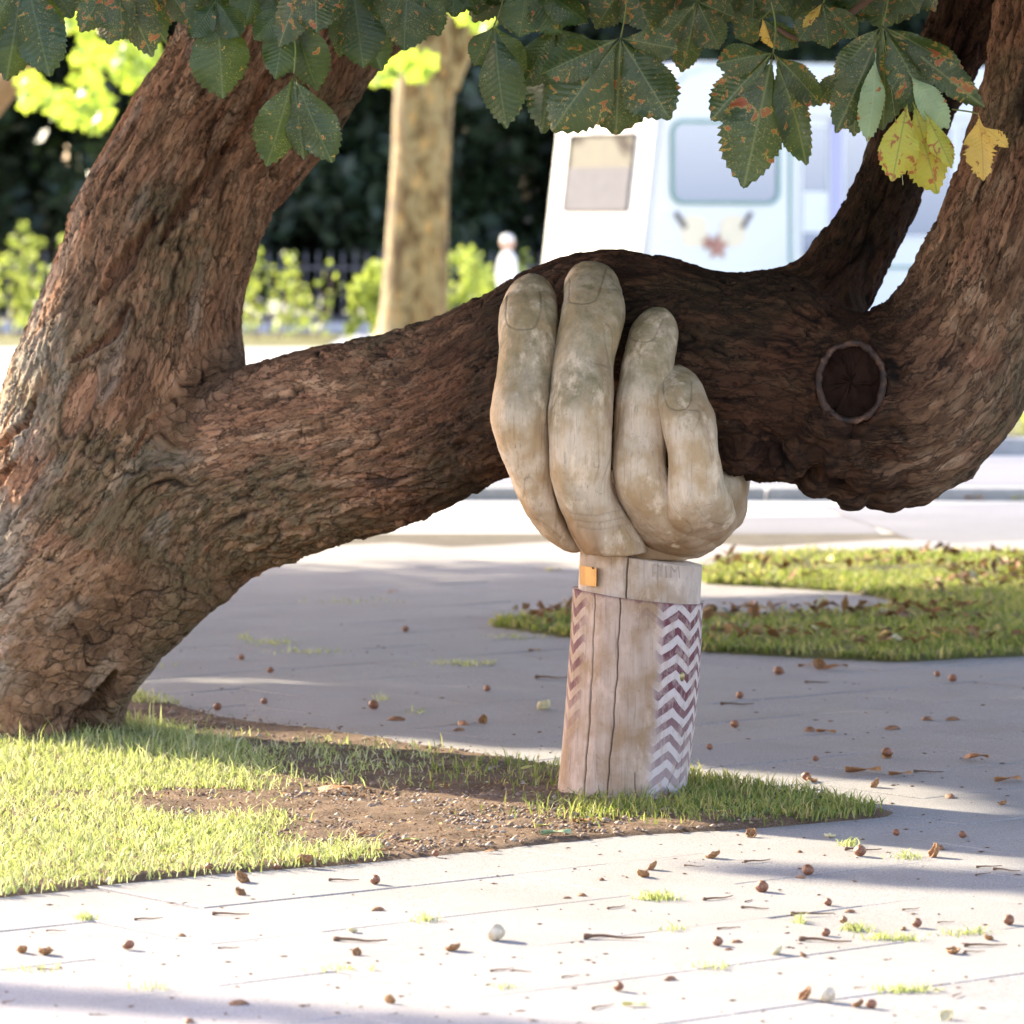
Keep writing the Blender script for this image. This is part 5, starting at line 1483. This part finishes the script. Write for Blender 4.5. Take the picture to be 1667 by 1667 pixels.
lobed_leaves('foliage', cl([(665, 105, 38, 22, 16, 50), (620, 120, 20, 12, 8, 50), (780, 20, 30, 25, 16, 52), (600, 40, 60, 30, 20, 52), (745, 5, 30, 20, 10, 52)]), .14, MAT['plane_leaf'], pl)
# plane crown above the picture, which dapples its own trunk
cs = [(W(600 + random.uniform(-260, 320), 0, 60).x, 60 + random.uniform(-2.5, 2.5), random.uniform(5.2, 9)) for _ in range(16)]
leaf_cloud('crown', cs, [(1.4, 1.4, 1.0)] * 16, 5200, .16, MAT['plane_leaf'], pl, shell=.2)['kind'] = 'stuff'
lean = [(W(u, v, 59).x - 1.6, 59.6, W(u, v, 59).z + .9) for (u, v) in [(640, 350), (660, 430), (650, 210)]]

# ------------------------------------------------------------ railings
rail = empty('railing', (-4, 71.5, 0)); tag(rail, 'dark iron railings with pointed bars along the far shrubs', 'railing')
MAT['iron'] = plain('painted_iron', (.07, .065, .075), .5, .4)
MAT['plinth'] = plain('stone_plinth', (.42, .40, .42), .8)
bm = bmesh.new(); s_ = .022
add_box(bm, (0, 0, .60), (.03, .03, 1.05))
pv = [bm.verts.new((a * .028, b * .028, 1.1)) for a, b in ((-1, -1), (1, -1), (1, 1), (-1, 1))]; tp = bm.verts.new((0, 0, 1.27)); bt = bm.verts.new((0, 0, 1.06))
for k in range(4): bm.faces.new((pv[k], pv[(k + 1) % 4], tp)); bm.faces.new((pv[(k + 1) % 4], pv[k], bt))
bar = bm_mesh('railing_bar', bm); bar.materials.append(MAT['iron'])
for k in range(64): link('railing_bar', bar, None, rail, loc=(-6.0 + k * .19, 0, 0))
for z in (.98, .22):
    bm = bmesh.new(); add_box(bm, (-.05, 0, z), (12.3, .05, .045)); link('rail', bm_mesh('rail', bm), MAT['iron'], rail, loc=(0, .0, 0))
bm = bmesh.new(); add_box(bm, (-.05, 0, .06), (12.3, .3, .16)); link('plinth', bm_mesh('plinth', bm), MAT['plinth'], rail, loc=(0, 0, 0))

# ------------------------------------------------------------ sunlit shrubs in front of the railings
def shrub(u, v0, v1, wpx, Y, label, sd, n=700, size=.05):
    b = W(u, v1, Y); o = empty('shrub', (b.x, Y, 0)); tag(o, label, 'shrub', 'sunlit shrubs by the railings')
    r_ = random.Random(sd); top = W(u, v0, Y).z; cs = []; rs = []; w_ = wpx / F * Y / 2
    stems = [(b.x + r_.uniform(-1, 1) * w_, r_.uniform(.6, 1.0)) for _ in range(max(4, int(wpx / 14)))]
    for (sx, hf) in stems:
        h = top * hf
        for q in range(6):
            f = (q + .5) / 6; cs.append((sx + r_.uniform(-.1, .1), Y + r_.uniform(-.3, .3), .1 + f * h)); rr = r_.uniform(.08, .16); rs.append((rr, rr, rr * 1.1))
        rod('stem', [(b.x + (sx - b.x) * .5, Y, 0), (sx, Y, h * .5), (sx, Y, h * .95)], .012, .005, MAT['twig'], o, 5)
    leaf_cloud('foliage', cs, rs, n, size, MAT['shrub_leaf'], o, shell=.1)['kind'] = 'stuff'
shrub(20, 350, 545, 90, 68, 'tall sunlit shrub by the railings at the left edge', 1, 700)
shrub(85, 370, 545, 70, 68.5, 'sunlit shrub by the railings touching the leaning trunk', 2, 420)
shrub(430, 385, 545, 110, 67, 'tall loose sunlit shrub right of the leaning trunk', 3, 480)
shrub(500, 425, 545, 90, 67.5, 'low loose sunlit shrub in the middle of the railings', 4, 170)
shrub(608, 440, 540, 55, 66, 'dense pale shrub just left of the plane trunk', 5, 1500, .06)
shrub(755, 405, 540, 60, 67, 'sunlit shrub just right of the plane trunk', 6, 900)
shrub(795, 410, 540, 40, 68, 'small sunlit shrub beside the person in white', 7, 500)
shrub(855, 415, 540, 40, 69, 'small sunlit shrub between the person and the bus', 8, 300)


# ------------------------------------------------------------ person in white
def person():
    Y = 62.0; b = W(826, 500, Y); x0 = b.x
    P = empty('person', (x0, Y, 0)); tag(P, 'person in white clothes and a white hat walking beyond the tree limb', 'person')
    me_ = bpy.data.meshes.new('body')
    J = [(0, 0, .80), (0, .01, 1.0), (0, .0, 1.18), (0, -.01, 1.27), (0, -.01, 1.31),
         (.09, 0, .74), (.10, -.09, .42), (.11, -.02, .08), (.11, -.14, .04),
         (-.09, 0, .74), (-.10, .06, .42), (-.10, .16, .09), (-.10, .06, .04),
         (.15, 0, 1.19), (.20, -.03, .96), (.17, -.15, .80), (.16, -.2, .73),
         (-.15, 0, 1.19), (-.20, .05, .96), (-.19, .02, .76), (-.18, .0, .69)]
    Rr = [.145, .13, .14, .055, .05, .09, .06, .04, .035, .09, .06, .04, .035, .06, .045, .034, .028, .06, .045, .034, .028]
    E = [(0, 1), (1, 2), (2, 3), (3, 4), (0, 5), (5, 6), (6, 7), (7, 8), (0, 9), (9, 10), (10, 11), (11, 12), (2, 13), (13, 14), (14, 15), (15, 16), (2, 17), (17, 18), (18, 19), (19, 20)]
    rot = Matrix.Rotation(R(70), 3, 'Z')
    me_.from_pydata([tuple(rot @ Vector(j)) for j in J], E, [])
    o = bpy.data.objects.new('body', me_); C.objects.link(o)
    sk = o.modifiers.new('skin', 'SKIN')
    for i, r in enumerate(Rr): me_.skin_vertices[0].data[i].radius = (r, r)
    me_.skin_vertices[0].data[0].use_root = True
    sb = o.modifiers.new('sub', 'SUBSURF'); sb.levels = 2; sb.render_levels = 2
    dg = bpy.context.evaluated_depsgraph_get(); m2 = bpy.data.meshes.new_from_object(o.evaluated_get(dg)); bpy.data.objects.remove(o)
    m2.shade_smooth()
    white = plain('white_cloth', (.75, .75, .74), .8, var=.05)
    link('body', m2, white, P, loc=(0, 0, 0))
    skin = plain('skin', (.5, .33, .25), .6, var=.08)
    s = sphere_part((0, 0, 1.39), (.075, .09, .105), 20, 14); v = s[0].copy(); nz = (np.abs(v[:, 0]) < .02) & (v[:, 1] < -.07) & (np.abs(v[:, 2] - 1.38) < .03); v[nz, 1] -= .018
    h = link('head', np_mesh('head', v, [s[1], s[2]], True), skin, P, loc=(0, 0, 0)); h.rotation_euler = (0, 0, R(70))
    s = sphere_part((0, .01, 1.44), (.088, .10, .072), 20, 10); link('hat', np_mesh('hat', s[0], [s[1], s[2]], True), white, P, loc=(0, 0, 0))
person()

# ------------------------------------------------------------ the white bus
def bus():
    B = empty('tour_bus', (1.44, 53, 0)); tag(B, 'white tour bus with rounded windows and a golden star emblem parked behind the tree', 'bus')
    th = R(29); d = Vector((math.cos(th), math.sin(th), 0)); nn = Vector((math.sin(th), -math.cos(th), 0))    # along side, outward side normal
    O = Vector((1.44, 53, 0))
    fd = -nn                                                           # along the front, away from the camera
    def su(u): q = (u - 833.5) / F; return (q * O.y - O.x) / (d.x - q * d.y)
    def sz(u, v): return CAMH - (v - 370) / F * (O.y + su(u) * d.y)
    def P(s, z, off=0.0): return O + d * s + nn * off + Vector((0, 0, z))
    white = M('bus_paint', .35, .5); n = white.noise(white.coord(), 2, 3); white.color(white.mix(n, (.56, .55, .49), (.61, .60, .54))); white = white.m
    cream = plain('cream_paint', (.50, .50, .42), .6, .3, .03)
    green = plain('green_trim', (.10, .22, .17), .5, .4)
    glass = M('bus_glass', .04, .9); glass.color((.22, .27, .38)); glass.b.inputs['Metallic'].default_value = .6; glass = glass.m
    dglass = plain('reflection_glass', (.032, .032, .02), .6, .15, .7, 3)  # dull green colour stands in for trees reflected in the windscreen
    H = 3.5; L = 9.0; Wd = 2.4; lean = .28; zb = .35
    # body shell: side profile leaning front, extruded across the width
    prof = [(-.12, zb), (-.10, .75)] + [(.0 + lean * ((z - .75) / 2.2), z) for z in (.95, 1.5, 2.2, 2.9)] + [(.42, H - .25), (.62, H - .08), (.9, H), (L, H), (L + .1, H - .2), (L + .1, zb)]
    bm = bmesh.new()
    a = [bm.verts.new(P(s, z)) for s, z in prof]; b = [bm.verts.new(P(s, z, -Wd)) for s, z in prof]
    bm.faces.new(a); bm.faces.new(b[::-1])
    for k in range(len(prof)): bm.faces.new((a[k], b[k], b[(k + 1) % len(prof)], a[(k + 1) % len(prof)]))
    bmesh.ops.recalc_face_normals(bm, faces=bm.faces)
    ed = [e for e in bm.edges if all(v in a for v in e.verts)] + [e for e in bm.edges if all(v in b for v in e.verts)]
    bmesh.ops.bevel(bm, geom=ed, offset=.09, segments=4, affect='EDGES')
    link('body', bm_mesh('body', bm), white, B)
    def rrect(s0, s1, z0, z1, r, n=6):
        pts_ = []
        for cx, cz, a0 in ((s1 - r, z1 - r, 0), (s0 + r, z1 - r, 90), (s0 + r, z0 + r, 180), (s1 - r, z0 + r, 270)):
            for k in range(n + 1): q = R(a0 + 90 * k / n); pts_.append((cx + r * math.cos(q), cz + r * math.sin(q)))
        return pts_
    def panel(name, s0, s1, z0, z1, r, off, mat, parent=B, thick=.02, fn=P):
        bm = bmesh.new(); p = rrect(s0, s1, z0, z1, r)
        a = [bm.verts.new(fn(s, z, off)) for s, z in p]; b = [bm.verts.new(fn(s, z, off - thick)) for s, z in p]
        bm.faces.new(a)
        for k in range(len(p)): bm.faces.new((a[k], b[k], b[(k + 1) % len(p)], a[(k + 1) % len(p)]))
        o = bpy.data.objects.new(name, bm_mesh(name, bm)); C.objects.link(o); o.data.materials.append(mat); o.parent = parent
        o.location = -Vector(B.location) if parent is B else (0, 0, 0)
        return o
    def frame(name, s0, s1, z0, z1, r, wd, off, mat, parent=B, thick=.03, fn=P):
        bm = bmesh.new(); p = rrect(s0, s1, z0, z1, r); q = rrect(s0 + wd, s1 - wd, z0 + wd, z1 - wd, max(r - wd, .01))
        A_ = [bm.verts.new(fn(s, z, off)) for s, z in p]; B_ = [bm.verts.new(fn(s, z, off)) for s, z in q]; C_ = [bm.verts.new(fn(s, z, off - thick)) for s, z in p]; D_ = [bm.verts.new(fn(s, z, off - thick)) for s, z in q]
        m = len(p)
        for k in range(m):
            j = (k + 1) % m
            bm.faces.new((A_[k], A_[j], B_[j], B_[k])); bm.faces.new((A_[k], C_[k], C_[j], A_[j])); bm.faces.new((B_[k], B_[j], D_[j], D_[k]))
        o = bpy.data.objects.new(name, bm_mesh(name, bm)); C.objects.link(o); o.data.materials.append(mat); o.parent = parent
        o.location = -Vector(B.location) if parent is B else (0, 0, 0)
        return o
    # first side window
    s0, s1, z0, z1 = su(1091), su(1268), sz(1180, 333), sz(1180, 196)
    w1 = panel('window', s0, s1, z0, z1, .16, .012, glass); frame('window_frame', s0, s1, z0, z1, .16, .035, .03, green, w1)
    # door section with tall glazing
    s0, s1, z0, z1 = su(1284), su(1700), sz(1284, 438), sz(1284, 150)
    frame('door_surround', s0, s1, z0, z1, .13, .03, .018, green)
    gz0, gz1 = sz(1305, 420), sz(1305, 215)
    for (ua, ub) in ((1303, 1347), (1372, 1440), (1452, 1548), (1566, 1650)):
        w_ = panel('window', su(ua), su(ub), sz(ua, 385 if ua > 1440 else 420), sz(ua, 205), .05, .014, glass)
        frame('window_frame', su(ua) - .02, su(ub) + .02, sz(ua, 385 if ua > 1440 else 420) - .02, sz(ua, 205) + .02, .06, .03, .026, white, w_)
    panel('door_panel', su(1306), su(1345), sz(1306, 378), sz(1306, 312), .02, .024, white)
    panel('door_post', su(1350), su(1369), sz(1350, 430), sz(1350, 195), .02, .04, plain('lilac_grey_paint', (.36, .34, .45), .5, .4, .05))
    panel('gutter', su(1284), L, sz(1450, 190), sz(1450, 172), .02, .05, white)
    # front window on the sunlit face
    def Pf(s, z, off=0.0):   # s along the front away from camera
        sh = lean * (z - .75) / 2.2
        return O + fd * s + d * (sh - off) + Vector((0, 0, z))
    def fu(u): q = (u - 833.5) / F; return (q * O.y - (O.x + .1)) / (fd.x - q * fd.y)
    s0, s1 = fu(1022), fu(914)
    wf = panel('windscreen', s0, s1, CAMH - (346 - 370) / F * 53.8, CAMH - (216 - 370) / F * 53.8, .06, .012, dglass, fn=Pf)
    panel('reflection_panel', s0 + .04, s1 - .04, CAMH - (344 - 370) / F * 53.8, CAMH - (272 - 370) / F * 53.8, .03, .022, plain('painted_reflection', (.12, .115, .12), .9, .1), wf, fn=Pf)  # added pale panel: bright lower part of the windscreen reflection, painted
    frame('window_frame', s0, s1, CAMH - (346 - 370) / F * 53.8, CAMH - (216 - 370) / F * 53.8, .06, .025, .03, plain('grey_rubber', (.05, .05, .05), .9, .1), wf, fn=Pf)
    panel('front_panel', .08, 2.3, .5, 1.55, .05, .008, cream, fn=Pf)
    # emblem: two pale shields, crossed dark bars, brown stars
    tan_ = plain('emblem_cream', (.66, .56, .38), .6, .3, .08); brn = plain('emblem_brown', (.34, .16, .11), .6, .3, .15); drk = plain('emblem_bar', (.11, .09, .08), .6)
    EB = panel('emblem', su(1108), su(1151), sz(1130, 402), sz(1130, 350), .12, .010, tan_)
    panel('shield', su(1171), su(1214), sz(1190, 402), sz(1190, 350), .12, .010, tan_, EB)
    def barp(u0, v0, u1, v1, w_):
        p, q = P(su(u0), sz(u0, v0), .028), P(su(u1), sz(u1, v1), .028); dr = (q - p).normalized(); sd = dr.cross(nn).normalized() * w_
        bm = bmesh.new(); vs = [bm.verts.new(x) for x in (p - sd, p + sd, q + sd, q - sd)]; f = bm.faces.new(vs)
        e = bmesh.ops.extrude_face_region(bm, geom=[f]); [setattr(v, 'co', v.co - nn * .016) for v in e['geom'] if isinstance(v, bmesh.types.BMVert)]
        o = bpy.data.objects.new('bar', bm_mesh('bar', bm)); C.objects.link(o); o.data.materials.append(drk); o.parent = EB
    barp(1099, 346, 1115, 371, .028); barp(1222, 346, 1207, 371, .028)
    def star(u, v, rpx):
        c = (su(u), sz(u, v)); r = rpx / F * 53.8; bm = bmesh.new(); ps = []
        for k in range(10): q = R(90 + 36 * k); rr = r if k % 2 == 0 else r * .45; ps.append(bm.verts.new(P(c[0] + rr * math.cos(q), c[1] + rr * math.sin(q), .034)))
        f = bm.faces.new(ps); e = bmesh.ops.extrude_face_region(bm, geom=[f]); [setattr(v_, 'co', v_.co - nn * .016) for v_ in e['geom'] if isinstance(v_, bmesh.types.BMVert)]
        o = bpy.data.objects.new('star', bm_mesh('star', bm)); C.objects.link(o); o.data.materials.append(brn); o.parent = EB
    star(1152, 395, 14); star(1167, 402, 22)
    # wheels
    tyre = plain('tyre_rubber', (.03, .03, .03), .8); hub = plain('wheel_rim', (.5, .5, .5), .4, .5)
    for s in (1.9, 7.0):
        for off in (.02, -Wd + .25):
            c = P(s, .48, off)
            bm = bmesh.new(); m4 = Matrix.Translation(c) @ nn.to_track_quat('Z', 'Y').to_matrix().to_4x4()
            bmesh.ops.create_cone(bm, cap_ends=True, segments=28, radius1=.48, radius2=.48, depth=.26, matrix=m4); bmesh.ops.bevel(bm, geom=bm.edges[:], offset=.02, segments=1, affect='EDGES')
            wl = link('wheel', bm_mesh('wheel', bm), tyre, B)
            bm = bmesh.new(); bmesh.ops.create_cone(bm, cap_ends=True, segments=20, radius1=.26, radius2=.22, depth=.29, matrix=m4); link('rim', bm_mesh('rim', bm), hub, wl).location = (0, 0, 0)
bus()

# red-flowered planting at the right edge
def redbed():
    b = W(1700, 690, 35); o = empty('flowering_shrub', (b.x, 35, 0)); tag(o, 'low shrub with deep red flowers on the lawn at the right edge', 'shrub')
    m = foliage('red_flowers', (.18, .01, .015), (.34, .02, .03), (.5, .02, .03), .3)
    leaf_cloud('flowers', [(b.x, 35, .35), (b.x + .2, 35, .3)], [(.2, .3, .15)] * 2, 700, .035, m, o, shell=.1)['kind'] = 'stuff'
    leaf_cloud('foliage', [(b.x, 35, .15)], [(.25, .3, .15)], 400, .04, MAT['shrub_leaf'], o, shell=.1)['kind'] = 'stuff'
redbed()
print('done')
